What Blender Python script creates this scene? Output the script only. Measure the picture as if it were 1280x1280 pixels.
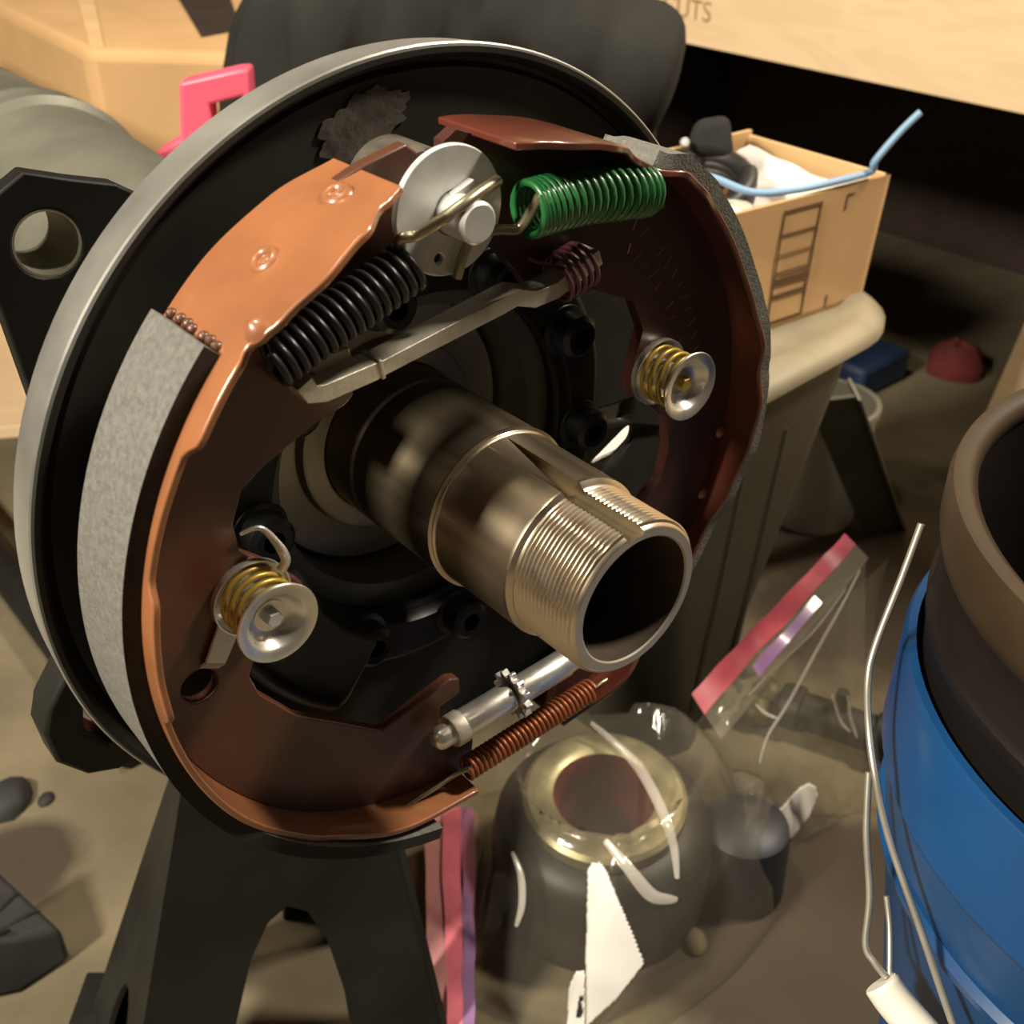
import bpy, bmesh, math, random
import numpy as np
from mathutils import Vector, Matrix, noise, geometry

random.seed(7)
sc = bpy.context.scene
for o in list(bpy.data.objects):
    bpy.data.objects.remove(o)

# ------------------------------------------------------------------ camera
F = 1400.0                      # focal length in photo pixels (1280 wide)
PITCH = 0.5825745
CAMZ = 0.76915
cam_d = bpy.data.cameras.new('camera')
cam = bpy.data.objects.new('camera', cam_d)
sc.collection.objects.link(cam)
cam.location = (0, 0, CAMZ)
cam.rotation_euler = (math.pi / 2 - PITCH, 0, 0)
cam_d.sensor_width = 36
cam_d.lens = 36 * F / 1280
cam_d.clip_start = 0.01
cam_d.dof.use_dof = True
cam_d.dof.focus_distance = 0.45
cam_d.dof.aperture_fstop = 15
sc.camera = cam

# ------------------------------------------------------------------ world, lights, exposure
w = bpy.data.worlds.new('world'); sc.world = w
w.use_nodes = True
w.node_tree.nodes['Background'].inputs[0].default_value = (1.0, 0.82, 0.6, 1)
w.node_tree.nodes['Background'].inputs[1].default_value = 0.006
sc.view_settings.view_transform = 'Standard'
sc.view_settings.look = 'None'
sc.view_settings.exposure = 0.25
sc.view_settings.gamma = 1.0
sc.view_settings.use_curve_mapping = False


def lamp(name, loc, target, power, sx, sy, col):
    d = bpy.data.lights.new(name, 'AREA')
    d.shape = 'RECTANGLE'; d.size = sx; d.size_y = sy
    d.energy = power; d.color = col
    o = bpy.data.objects.new(name, d); sc.collection.objects.link(o)
    o.location = loc
    o.rotation_euler = (Vector(target) - Vector(loc)).to_track_quat('-Z', 'Y').to_euler()
    return o


lamp('shop_light', (-1.55, -0.70, 1.95), (-0.1, 0.6, 0.4), 100, 0.30, 0.30, (1.0, 0.90, 0.73))
lamp('ceiling_light', (1.27, 0.80, 2.06), (0.0, 0.5, 0.4), 46, 0.22, 0.22, (1.0, 0.88, 0.71))
lamp('added_overhead_fill', (-0.45, 0.50, 2.20), (0.0, 0.9, 0.0), 15, 0.16, 0.16, (1.0, 0.86, 0.66))  # added fill lamp, unseen, that brightens the plywood bench

# ------------------------------------------------------------------ frames and helpers
MB3 = Matrix(((0.77172956, 0, 0.63595085), (0.63595085, 0, -0.77172956), (0, 1, 0)))
BO = Vector((-0.0323959, 0.4138278, 0.52))
BR = Matrix.Translation(BO) @ MB3.to_4x4()      # brake frame: x right, y up, z out along the axle
ID = Matrix.Identity(4)
CAMP = Vector((0, 0, CAMZ))
CP, SP = math.cos(PITCH), math.sin(PITCH)


def ray(px, py):
    x = (px - 640) / F; y = (py - 640) / F
    return Vector((x, -y * SP + CP, -y * CP - SP))


def B(px, py, h):
    """photo pixel -> brake-frame point at axial height h"""
    d = MB3.transposed() @ ray(px, py)
    o = MB3.transposed() @ (CAMP - BO)
    return o + d * ((h - o.z) / d.z)


def Z(px, py, h):
    """photo pixel -> world point at height h above the floor"""
    d = ray(px, py)
    return CAMP + d * ((h - CAMP.z) / d.z)


def Y(px, py, yy):
    """photo pixel -> world point at distance yy"""
    d = ray(px, py)
    return CAMP + d * (yy / d.y)


MATS = {}


def mat(name, col, rough=0.5, metal=0.0, var=0.0, vscale=40.0, bump=0.0, bscale=200.0, coat=0.0,
        coat_rough=0.1, rvar=0.0, col2=None, spec=0.5, stretch=None, contrast=None):
    m = bpy.data.materials.new(name); m.use_nodes = True
    nt = m.node_tree; b = nt.nodes['Principled BSDF']
    b.inputs['Roughness'].default_value = rough
    b.inputs['Metallic'].default_value = metal
    b.inputs['Specular IOR Level'].default_value = spec
    b.inputs['Coat Weight'].default_value = coat
    b.inputs['Coat Roughness'].default_value = coat_rough
    b.inputs['Base Color'].default_value = (*col, 1)
    tc = nt.nodes.new('ShaderNodeTexCoord')
    src = tc.outputs['Object']
    if stretch:
        mp = nt.nodes.new('ShaderNodeMapping'); mp.inputs['Scale'].default_value = stretch
        nt.links.new(src, mp.inputs['Vector']); src = mp.outputs['Vector']
    if var > 0 or col2:
        n = nt.nodes.new('ShaderNodeTexNoise'); n.inputs['Scale'].default_value = vscale
        n.inputs['Detail'].default_value = 6
        nt.links.new(src, n.inputs['Vector'])
        r = nt.nodes.new('ShaderNodeValToRGB')
        lo, hi = contrast or (0.3, 0.7)
        r.color_ramp.elements[0].position = lo; r.color_ramp.elements[1].position = hi
        c2 = col2 or tuple(c * (1 + var) for c in col)
        c1 = col if col2 else tuple(c * (1 - var) for c in col)
        r.color_ramp.elements[0].color = (*c1, 1); r.color_ramp.elements[1].color = (*c2, 1)
        nt.links.new(n.outputs['Fac'], r.inputs['Fac'])
        nt.links.new(r.outputs['Color'], b.inputs['Base Color'])
    if rvar > 0:
        n2 = nt.nodes.new('ShaderNodeTexNoise'); n2.inputs['Scale'].default_value = vscale * 1.7
        n2.inputs['Detail'].default_value = 5
        nt.links.new(src, n2.inputs['Vector'])
        mr = nt.nodes.new('ShaderNodeMapRange')
        mr.inputs['To Min'].default_value = max(0.02, rough - rvar); mr.inputs['To Max'].default_value = rough + rvar
        mr.inputs['From Min'].default_value = 0.3; mr.inputs['From Max'].default_value = 0.7
        nt.links.new(n2.outputs['Fac'], mr.inputs['Value'])
        nt.links.new(mr.outputs['Result'], b.inputs['Roughness'])
    if bump > 0:
        n3 = nt.nodes.new('ShaderNodeTexNoise'); n3.inputs['Scale'].default_value = bscale
        n3.inputs['Detail'].default_value = 4
        nt.links.new(src, n3.inputs['Vector'])
        bp = nt.nodes.new('ShaderNodeBump'); bp.inputs['Strength'].default_value = bump
        bp.inputs['Distance'].default_value = 0.002
        nt.links.new(n3.outputs['Fac'], bp.inputs['Height'])
        nt.links.new(bp.outputs['Normal'], b.inputs['Normal'])
    MATS[name] = m
    return m


def plastic_film(name, tint=(1, 1, 1), base=0.04, rough=0.08, milk=0.06, milkcol=(0.8, 0.78, 0.72)):
    m = bpy.data.materials.new(name); m.use_nodes = True
    nt = m.node_tree; nt.nodes.clear()
    out = nt.nodes.new('ShaderNodeOutputMaterial')
    tr = nt.nodes.new('ShaderNodeBsdfTransparent'); tr.inputs[0].default_value = (*tint, 1)
    gl = nt.nodes.new('ShaderNodeBsdfGlossy'); gl.inputs['Roughness'].default_value = rough
    df = nt.nodes.new('ShaderNodeBsdfDiffuse'); df.inputs[0].default_value = (*milkcol, 1)
    fr = nt.nodes.new('ShaderNodeFresnel'); fr.inputs[0].default_value = 1.28
    ge = nt.nodes.new('ShaderNodeNewGeometry')
    bf = nt.nodes.new('ShaderNodeMath'); bf.operation = 'MULTIPLY_ADD'; bf.inputs[1].default_value = 1 / 1.28 - 1.28; bf.inputs[2].default_value = 1.28
    nt.links.new(ge.outputs['Backfacing'], bf.inputs[0]); nt.links.new(bf.outputs[0], fr.inputs[0])
    n = nt.nodes.new('ShaderNodeTexNoise'); n.inputs['Scale'].default_value = 11; n.inputs['Detail'].default_value = 4
    n.inputs['Distortion'].default_value = 1.2
    tc = nt.nodes.new('ShaderNodeTexCoord'); nt.links.new(tc.outputs['Object'], n.inputs['Vector'])
    bp = nt.nodes.new('ShaderNodeBump'); bp.inputs['Strength'].default_value = 0.12; bp.inputs['Distance'].default_value = 0.006
    nt.links.new(n.outputs['Fac'], bp.inputs['Height'])
    nt.links.new(bp.outputs['Normal'], gl.inputs['Normal']); nt.links.new(bp.outputs['Normal'], fr.inputs['Normal'])
    m1 = nt.nodes.new('ShaderNodeMixShader'); m1.inputs[0].default_value = milk
    nt.links.new(tr.outputs[0], m1.inputs[1]); nt.links.new(df.outputs[0], m1.inputs[2])
    ad = nt.nodes.new('ShaderNodeMath'); ad.operation = 'ADD'; ad.inputs[1].default_value = base
    ad.use_clamp = True
    nt.links.new(fr.outputs[0], ad.inputs[0])
    m2 = nt.nodes.new('ShaderNodeMixShader')
    nt.links.new(ad.outputs[0], m2.inputs[0]); nt.links.new(m1.outputs[0], m2.inputs[1]); nt.links.new(gl.outputs[0], m2.inputs[2])
    nt.links.new(m2.outputs[0], out.inputs[0])
    MATS[name] = m
    return m


MW = {}         # object -> world matrix (kept by hand, no depsgraph needed)


def empty(name, label, cat, loc, frame=ID, group=None):
    """loc is given in `frame`; the empty takes the frame's orientation"""
    o = bpy.data.objects.new(name, None); sc.collection.objects.link(o)
    o.empty_display_size = 0.02
    m = frame @ Matrix.Translation(Vector(loc))
    o.matrix_world = m; MW[o] = m
    o['label'] = label; o['category'] = cat
    if group: o['group'] = group
    return o


def mesh(name, vf, m, parent=None, frame=ID, origin=None, smooth=40, bevel=0.0, mats=None, fmat=None, bseg=2):
    """vf = (verts, faces) in `frame`; linked as one object under parent, or top-level with its origin at `origin`"""
    v, f = vf
    me = bpy.data.meshes.new(name)
    if parent is not None:
        pm = MW[parent]; base = pm
    else:
        base = frame @ Matrix.Translation(Vector(origin if origin is not None else (0, 0, 0)))
    # child origin at the centre of its own bounds
    vs = [frame @ Vector(p) for p in v]
    if parent is not None:
        lo = Vector([min(p[i] for p in vs) for i in range(3)]); hi = Vector([max(p[i] for p in vs) for i in range(3)])
        own = base.copy(); own.translation = (lo + hi) / 2
    else:
        own = base
    inv = own.inverted()
    me.from_pydata([inv @ p for p in vs], [], f)
    me.materials.append(m)
    for x in (mats or []): me.materials.append(x)
    if fmat:
        for i, k in enumerate(fmat): me.polygons[i].material_index = k
    me.validate(); 
    bm = bmesh.new(); bm.from_mesh(me); bmesh.ops.recalc_face_normals(bm, faces=bm.faces); bm.to_mesh(me); bm.free()
    if smooth:
        me.shade_smooth(); me.set_sharp_from_angle(angle=math.radians(smooth))
    o = bpy.data.objects.new(name, me); sc.collection.objects.link(o)
    if parent is not None:
        o.parent = parent
        o.matrix_local = pm.inverted() @ own
    else:
        o.matrix_world = own
    MW[o] = own
    if bevel:
        b = o.modifiers.new('bevel', 'BEVEL'); b.width = bevel; b.segments = bseg; b.limit_method = 'ANGLE'
        b.angle_limit = math.radians(35)
    return o


def tag(o, label, cat, group=None, kind=None):
    o['label'] = label; o['category'] = cat
    if group: o['group'] = group
    if kind: o['kind'] = kind
    return o


def join(*vfs):
    V, Fc = [], []
    for v, f in vfs:
        k = len(V); V += [tuple(p) for p in v]; Fc += [tuple(i + k for i in q) for q in f]
    return V, Fc


def xf(vf, m):
    return [tuple(m @ Vector(p)) for p in vf[0]], vf[1]


def grid(rows, cu=False, cv=False):
    """rows: list of equally long point lists"""
    n = len(rows); k = len(rows[0]); V = [tuple(p) for r in rows for p in r]; Fc = []
    for i in range(n if cu else n - 1):
        for j in range(k if cv else k - 1):
            a = i * k + j; b = i * k + (j + 1) % k; c = ((i + 1) % n) * k + (j + 1) % k; d = ((i + 1) % n) * k + j
            Fc.append((a, b, c, d))
    return V, Fc


def lathe(prof, c=(0, 0), seg=64, closed=True):
    """prof: (r,z) list revolved round the z axis through c; closed profile loop if closed"""
    rows = []
    for s in range(seg):
        t = 2 * math.pi * s / seg
        rows.append([(c[0] + r * math.cos(t), c[1] + r * math.sin(t), z) for r, z in prof])
    return grid(rows, True, closed)


def disc_cap(c, r, z, seg=48):
    V = [(c[0] + r * math.cos(2 * math.pi * k / seg), c[1] + r * math.sin(2 * math.pi * k / seg), z) for k in range(seg)]
    return V, [tuple(range(seg))]


def cyl(p0, p1, r0, r1=None, seg=24, caps=True):
    return tube([p0, p1], [r0, r0 if r1 is None else r1], seg, caps)


def tube(pts, rad, seg=10, caps=True, flat=1.0):
    pts = [Vector(p) for p in pts]; n = len(pts)
    rad = rad if isinstance(rad, (list, tuple)) else [rad] * n
    V, Fc = [], []
    T = [(pts[min(i + 1, n - 1)] - pts[max(i - 1, 0)]).normalized() for i in range(n)]
    a = T[0].orthogonal().normalized()
    for i in range(n):
        a = (a - T[i] * a.dot(T[i])).normalized(); b = T[i].cross(a)
        for s in range(seg):
            t = 2 * math.pi * s / seg
            V.append(tuple(pts[i] + a * (rad[i] * math.cos(t)) + b * (rad[i] * math.sin(t) * flat)))
    for i in range(n - 1):
        for s in range(seg):
            Fc.append((i * seg + s, i * seg + (s + 1) % seg, (i + 1) * seg + (s + 1) % seg, (i + 1) * seg + s))
    if caps:
        Fc.append(tuple(range(seg))); Fc.append(tuple((n - 1) * seg + s for s in range(seg)))
    return V, Fc


def bez(pts, n=24):
    """Catmull-Rom through points"""
    P = [Vector(p) for p in pts]; out = []
    for i in range(len(P) - 1):
        p0 = P[max(i - 1, 0)]; p1 = P[i]; p2 = P[i + 1]; p3 = P[min(i + 2, len(P) - 1)]
        for k in range(n):
            t = k / n
            out.append(0.5 * ((2 * p1) + (p2 - p0) * t + (2 * p0 - 5 * p1 + 4 * p2 - p3) * t * t + (3 * p1 - p0 - 3 * p2 + p3) * t ** 3))
    out.append(P[-1]); return out


def coil(path, R, wire, turns, per=18, seg=7, taper=None):
    """helical spring round a centre path"""
    C = bez(path, 40) if len(path) > 2 else [Vector(path[0]).lerp(Vector(path[1]), k / 40) for k in range(41)]
    n = int(turns * per); pts = []
    T0 = (C[1] - C[0]).normalized(); a = T0.orthogonal().normalized()
    for i in range(n + 1):
        u = i / n * (len(C) - 1); k = min(int(u), len(C) - 2); c = C[k].lerp(C[k + 1], u - k)
        T = (C[k + 1] - C[k]).normalized(); a = (a - T * a.dot(T)).normalized(); b = T.cross(a)
        t = 2 * math.pi * turns * i / n; rr = R * (taper(i / n) if taper else 1)
        pts.append(c + a * rr * math.cos(t) + b * rr * math.sin(t))
    return tube(pts, wire, seg), pts


def prism(outer, z0, z1, holes=()):
    """extruded polygon (xy) with holes, z0..z1"""
    loops = [[Vector((p[0], p[1], 0)) for p in outer]] + [[Vector((p[0], p[1], 0)) for p in h] for h in holes]
    flat = [p for l in loops for p in l]; n = len(flat)
    if holes:
        bm = bmesh.new(); vs = [bm.verts.new(p) for p in flat]; es = []; k = 0
        for l in loops:
            m = len(l); es += [bm.edges.new((vs[k + i], vs[k + (i + 1) % m])) for i in range(m)]; k += m
        bm.verts.index_update(); bmesh.ops.triangle_fill(bm, use_beauty=True, edges=es)
        tri = [tuple(v.index for v in f.verts) for f in bm.faces]; bm.free()
    else:
        tri = geometry.tessellate_polygon(loops)
    V = [(p.x, p.y, z1) for p in flat] + [(p.x, p.y, z0) for p in flat]
    Fc = [tuple(t) for t in tri] + [tuple(i + n for i in reversed(t)) for t in tri]
    k = 0
    for l in loops:
        m = len(l)
        for i in range(m):
            a = k + i; b = k + (i + 1) % m; Fc.append((a, a + n, b + n, b))
        k += m
    return V, Fc


def box(lo, hi):
    x0, y0, z0 = lo; x1, y1, z1 = hi
    V = [(x0, y0, z0), (x1, y0, z0), (x1, y1, z0), (x0, y1, z0), (x0, y0, z1), (x1, y0, z1), (x1, y1, z1), (x0, y1, z1)]
    return V, [(3, 2, 1, 0), (4, 5, 6, 7), (0, 1, 5, 4), (1, 2, 6, 5), (2, 3, 7, 6), (3, 0, 4, 7)]


def hexa(b4, t4):
    """box from four bottom and four top corners"""
    V = [tuple(p) for p in b4] + [tuple(p) for p in t4]
    return V, [(3, 2, 1, 0), (4, 5, 6, 7), (0, 1, 5, 4), (1, 2, 6, 5), (2, 3, 7, 6), (3, 0, 4, 7)]


def circ(cx, cy, r, n=20, a0=0):
    return [(cx + r * math.cos(a0 + 2 * math.pi * k / n), cy + r * math.sin(a0 + 2 * math.pi * k / n)) for k in range(n)]


def lerp_table(tab, x):
    if x <= tab[0][0]: return tab[0][1]
    for (a, va), (b, vb) in zip(tab, tab[1:]):
        if x <= b:
            t = (x - a) / (b - a); t = t * t * (3 - 2 * t); return va + (vb - va) * t
    return tab[-1][1]


def nz(x, y, z, s=1.0):
    return noise.noise(Vector((x * s, y * s, z * s)))


# ------------------------------------------------------------------ materials
mat('concrete', (0.125, 0.102, 0.062), 0.85, var=0.35, vscale=7, bump=0.25, bscale=120)
mat('wall_paint', (0.07, 0.06, 0.05), 0.9, var=0.1, vscale=3)
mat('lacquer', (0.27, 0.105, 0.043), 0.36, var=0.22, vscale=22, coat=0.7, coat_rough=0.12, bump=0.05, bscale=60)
mat('lacquer_web', (0.085, 0.030, 0.015), 0.42, var=0.25, vscale=16, coat=0.3, coat_rough=0.2, bump=0.05, bscale=80)  # darker baked web lacquer, darkened further for its weaker light
mat('lacquer_red', (0.095, 0.023, 0.012), 0.36, var=0.25, vscale=22, coat=0.6, coat_rough=0.12)  # maroon lacquer with the flange's inner shade put into the colour
mat('lacquer_dark', (0.048, 0.014, 0.010), 0.42, var=0.2, vscale=25, coat=0.3, coat_rough=0.2, bump=0.06, bscale=90)  # maroon web lacquer, shade put into the colour as well
mat('lining', (0.128, 0.125, 0.113), 0.62, var=0.32, vscale=420, bump=0.3, bscale=900, contrast=(0.25, 0.8))
mat('lining_edge', (0.018, 0.016, 0.013), 0.9, var=0.3, vscale=300)
mat('black_paint', (0.005, 0.005, 0.0055), 0.40, spec=0.35, var=0.35, vscale=30, bump=0.1, bscale=70, rvar=0.08)
mat('plate_paint', (0.022, 0.0215, 0.018), 0.5, spec=0.3, var=0.3, vscale=18, bump=0.08, bscale=60, rvar=0.08)
mat('rim_steel', (0.33, 0.325, 0.30), 0.42, 0.7, var=0.3, vscale=14, rvar=0.1)
mat('scraped', (0.055, 0.044, 0.034), 0.7, var=0.5, vscale=90, bump=0.4, bscale=160)
mat('spindle_steel', (0.34, 0.275, 0.19), 0.31, 0.93, var=0.30, vscale=45, rvar=0.06, stretch=(1, 1, 0.04))  # colour streaks along the axle paint in its reflections
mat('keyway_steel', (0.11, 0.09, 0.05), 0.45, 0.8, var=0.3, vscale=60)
mat('spindle_bright', (0.62, 0.53, 0.42), 0.30, 1.0, var=0.12, vscale=40, rvar=0.05)
mat('spindle_face', (0.50, 0.46, 0.38), 0.48, 0.85, var=0.2, vscale=25)
mat('end_face', (0.52, 0.46, 0.38), 0.5, 0.55, var=0.12, vscale=40)
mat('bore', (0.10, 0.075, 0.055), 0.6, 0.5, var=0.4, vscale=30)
mat('zinc', (0.64, 0.65, 0.64), 0.45, 0.4, var=0.14, vscale=70, rvar=0.08)
mat('zinc_bright', (0.80, 0.78, 0.73), 0.30, 0.82, var=0.1, vscale=60, rvar=0.06)
mat('strut_steel', (0.60, 0.565, 0.47), 0.42, 0.5, var=0.28, vscale=60, rvar=0.1, bump=0.15, bscale=300)
mat('wire_steel', (0.32, 0.29, 0.20), 0.35, 0.85, var=0.25, vscale=90)
mat('green_spring', (0.014, 0.115, 0.03), 0.36, var=0.25, vscale=90, coat=0.3)
mat('black_spring', (0.018, 0.018, 0.018), 0.36, 0.2, var=0.3, vscale=90)
mat('purple_spring', (0.10, 0.03, 0.045), 0.4, 0.2, var=0.2, vscale=90)
mat('orange_spring', (0.30, 0.095, 0.035), 0.38, 0.3, var=0.2, vscale=90)
mat('gold_spring', (0.42, 0.29, 0.05), 0.38, 0.4, var=0.2, vscale=90)
mat('axle_grey', (0.14, 0.137, 0.11), 0.5, 0.35, var=0.2, vscale=12, rvar=0.1)
mat('bracket_black', (0.007, 0.0065, 0.006), 0.55, spec=0.25, var=0.3, vscale=25)
mat('hole_steel', (0.30, 0.29, 0.22), 0.5, 0.6, var=0.2, vscale=40)
mat('stand_paint', (0.010, 0.010, 0.0085), 0.5, spec=0.25, var=0.4, vscale=14, rvar=0.1, bump=0.06, bscale=60)
mat('rubber', (0.012, 0.012, 0.012), 0.75, var=0.3, vscale=30, bump=0.1, bscale=80)
mat('cardboard', (0.47, 0.29, 0.135), 0.85, var=0.1, vscale=9, bump=0.05, bscale=60)
mat('cardboard_inside', (0.55, 0.36, 0.17), 0.85, var=0.1, vscale=9)
mat('print_brown', (0.09, 0.045, 0.018), 0.85, var=0.2, vscale=50)
mat('tape_and_shade_black', (0.03, 0.018, 0.014), 0.6, var=0.2, vscale=20)  # also blackens the bench bay boards in place of shade
mat('tape_pale', (0.62, 0.42, 0.22), 0.5, var=0.1, vscale=20)
mat('pink', (0.72, 0.10, 0.17), 0.4, var=0.08, vscale=10)
mat('jacket', (0.020, 0.0195, 0.018), 0.9, spec=0.2, var=0.25, vscale=14, bump=0.25, bscale=40)
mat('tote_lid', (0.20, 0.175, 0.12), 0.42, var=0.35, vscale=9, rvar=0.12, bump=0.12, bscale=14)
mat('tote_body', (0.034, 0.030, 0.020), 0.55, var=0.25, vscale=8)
mat('plastic_grey', (0.42, 0.42, 0.37), 0.6, var=0.15, vscale=8)
mat('plastic_dark', (0.014, 0.014, 0.013), 0.5, var=0.2, vscale=20)
mat('green_steel', (0.045, 0.05, 0.032), 0.5, var=0.3, vscale=20)
mat('paper', (0.72, 0.70, 0.66), 0.8, var=0.06, vscale=12)
mat('blue_cable', (0.20, 0.33, 0.50), 0.45, var=0.06, vscale=20)
mat('blue_plastic', (0.005, 0.048, 0.155), 0.35, var=0.3, vscale=7, rvar=0.1, bump=0.12, bscale=9)
mat('black_plastic', (0.008, 0.006, 0.005), 0.5, spec=0.2, var=0.3, vscale=12, rvar=0.08)
mat('black_plastic_lip', (0.034, 0.021, 0.011), 0.5, spec=0.25, var=0.3, vscale=14)
mat('bail_wire', (0.55, 0.52, 0.45), 0.36, 0.8, var=0.15, vscale=50)
mat('white_plastic', (0.72, 0.68, 0.60), 0.5, var=0.05, vscale=20)
mat('hub_steel', (0.26, 0.23, 0.14), 0.42, 0.7, var=0.4, vscale=30, rvar=0.1)
mat('hub_bore', (0.11, 0.016, 0.016), 0.5, var=0.6, vscale=30)
mat('hub_dark', (0.012, 0.012, 0.011), 0.5, 0.3, var=0.4, vscale=30)
mat('olive_part', (0.06, 0.055, 0.02), 0.5, 0.2, var=0.5, vscale=40)
mat('zip_pink', (0.66, 0.17, 0.22), 0.3, var=0.25, vscale=25, coat=0.4)
mat('zip_red', (0.36, 0.05, 0.075), 0.3, var=0.45, vscale=22, coat=0.4)
mat('zip_violet', (0.24, 0.13, 0.27), 0.3, var=0.2, vscale=25, coat=0.4)
mat('red_cloth', (0.10, 0.012, 0.010), 0.9, var=0.3, vscale=20)
mat('cap_black', (0.010, 0.013, 0.022), 0.5, var=0.3, vscale=20)
mat('navy', (0.012, 0.03, 0.075), 0.6, var=0.3, vscale=10)
plastic_film('zip_film', (0.95, 0.75, 0.75), 0.02, 0.15, 0.45, (0.75, 0.38, 0.38))
plastic_film('film', (0.97, 0.96, 0.92), 0.02, 0.12, 0.045, (0.75, 0.70, 0.58))


def wood_mat(name, c1, c2):
    m = bpy.data.materials.new(name); m.use_nodes = True
    nt = m.node_tree; b = nt.nodes['Principled BSDF']; b.inputs['Roughness'].default_value = 0.65
    tc = nt.nodes.new('ShaderNodeTexCoord'); mp = nt.nodes.new('ShaderNodeMapping')
    mp.inputs['Scale'].default_value = (1.0, 5.0, 5.0)
    nt.links.new(tc.outputs['Object'], mp.inputs['Vector'])
    n = nt.nodes.new('ShaderNodeTexNoise'); n.inputs['Scale'].default_value = 3.5; n.inputs['Detail'].default_value = 4
    n.inputs['Distortion'].default_value = 1.5
    nt.links.new(mp.outputs['Vector'], n.inputs['Vector'])
    wv = nt.nodes.new('ShaderNodeMath'); wv.operation = 'MULTIPLY'; wv.inputs[1].default_value = 7
    fr = nt.nodes.new('ShaderNodeMath'); fr.operation = 'PINGPONG'; fr.inputs[1].default_value = 1
    nt.links.new(n.outputs['Fac'], wv.inputs[0]); nt.links.new(wv.outputs[0], fr.inputs[0])
    r = nt.nodes.new('ShaderNodeValToRGB')
    r.color_ramp.elements[0].color = (*c1, 1); r.color_ramp.elements[1].color = (*c2, 1)
    r.color_ramp.elements[0].position = 0.1; r.color_ramp.elements[1].position = 0.9
    nt.links.new(fr.outputs[0], r.inputs['Fac']); nt.links.new(r.outputs['Color'], b.inputs['Base Color'])
    MATS[name] = m


wood_mat('plywood', (0.72, 0.54, 0.33), (0.77, 0.59, 0.37))


def shade_spots(name, spots, col):
    """dark brown spots in the concrete colour that paint in floor shade"""
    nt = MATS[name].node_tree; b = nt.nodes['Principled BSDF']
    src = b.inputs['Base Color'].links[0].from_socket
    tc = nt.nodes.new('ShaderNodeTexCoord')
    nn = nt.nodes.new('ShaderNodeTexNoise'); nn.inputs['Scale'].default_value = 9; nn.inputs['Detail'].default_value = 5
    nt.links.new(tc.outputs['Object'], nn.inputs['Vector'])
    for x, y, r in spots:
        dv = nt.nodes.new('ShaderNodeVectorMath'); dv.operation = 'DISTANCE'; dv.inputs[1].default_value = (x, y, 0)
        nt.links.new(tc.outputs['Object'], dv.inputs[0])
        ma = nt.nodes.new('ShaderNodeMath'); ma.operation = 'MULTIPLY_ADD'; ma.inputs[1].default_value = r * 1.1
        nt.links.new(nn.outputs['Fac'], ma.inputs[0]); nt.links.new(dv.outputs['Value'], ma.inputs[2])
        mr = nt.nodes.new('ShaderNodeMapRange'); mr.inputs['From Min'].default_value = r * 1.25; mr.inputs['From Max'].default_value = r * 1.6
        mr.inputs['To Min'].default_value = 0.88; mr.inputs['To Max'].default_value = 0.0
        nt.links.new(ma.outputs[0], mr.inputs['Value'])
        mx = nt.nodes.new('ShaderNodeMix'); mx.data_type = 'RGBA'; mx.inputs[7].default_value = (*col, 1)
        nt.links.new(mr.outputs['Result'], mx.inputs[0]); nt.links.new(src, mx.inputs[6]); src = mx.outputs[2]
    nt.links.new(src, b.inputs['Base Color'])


shade_spots('concrete', ((.22, .58, .17), (.47, 1.02, .26), (-.42, .62, .06)), (0.022, 0.014, 0.007))  # shaded floor near the bags and bench painted into the concrete
Mt = MATS

# ------------------------------------------------------------------ the room
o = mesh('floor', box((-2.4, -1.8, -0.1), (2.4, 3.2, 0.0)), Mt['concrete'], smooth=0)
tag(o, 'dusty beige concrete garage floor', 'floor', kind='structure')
for nm, lo, hi, lb in (('wall_back', (-2.4, 3.1, 0), (2.4, 3.2, 2.6), 'dim painted wall behind the workbench'),
                       ('wall_left', (-2.5, -1.8, 0), (-2.4, 3.2, 2.6), 'dim painted wall beyond the cardboard carton'),
                       ('wall_right', (2.4, -1.8, 0), (2.5, 3.2, 2.6), 'dim painted wall beyond the plywood bench'),
                       ('wall_front', (-2.4, -1.9, 0), (2.4, -1.8, 2.6), 'dim painted wall behind the viewer'),
                       ('ceiling', (-2.4, -1.8, 2.6), (2.4, 3.2, 2.7), 'dim painted garage ceiling')):
    o = mesh(nm, box(lo, hi), Mt['wall_paint'], smooth=0); tag(o, lb, 'ceiling' if nm == 'ceiling' else 'wall', kind='structure')

# ------------------------------------------------------------------ axle housing
t = empty('axle_housing', 'grey steel axle tube with black welded brackets behind the brake plate', 'axle', (0, 0, -0.3), BR)
ax = []
for z, r in ((-0.0178, .098), (-0.030, .098), (-0.034, .080), (-0.062, .078), (-0.075, .062), (-0.20, .058), (-0.27, .060), (-0.33, .065), (-0.42, .069),
             (-0.440, .0692), (-0.444, .0745), (-0.456, .0745), (-0.460, .0695), (-0.466, .0695), (-0.470, .0740), (-0.478, .0740), (-0.482, .0700), (-0.70, .071), (-1.2, .072)):
    ax.append((r, z))
prof = [(r, z) for r, z in ax] + [(0.03, -1.2), (0.03, -0.0615), (.0665, -0.0615), (.0665, -.0178)]
mesh('tube', lathe(prof, seg=64), Mt['axle_grey'], t, BR, smooth=50)
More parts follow.
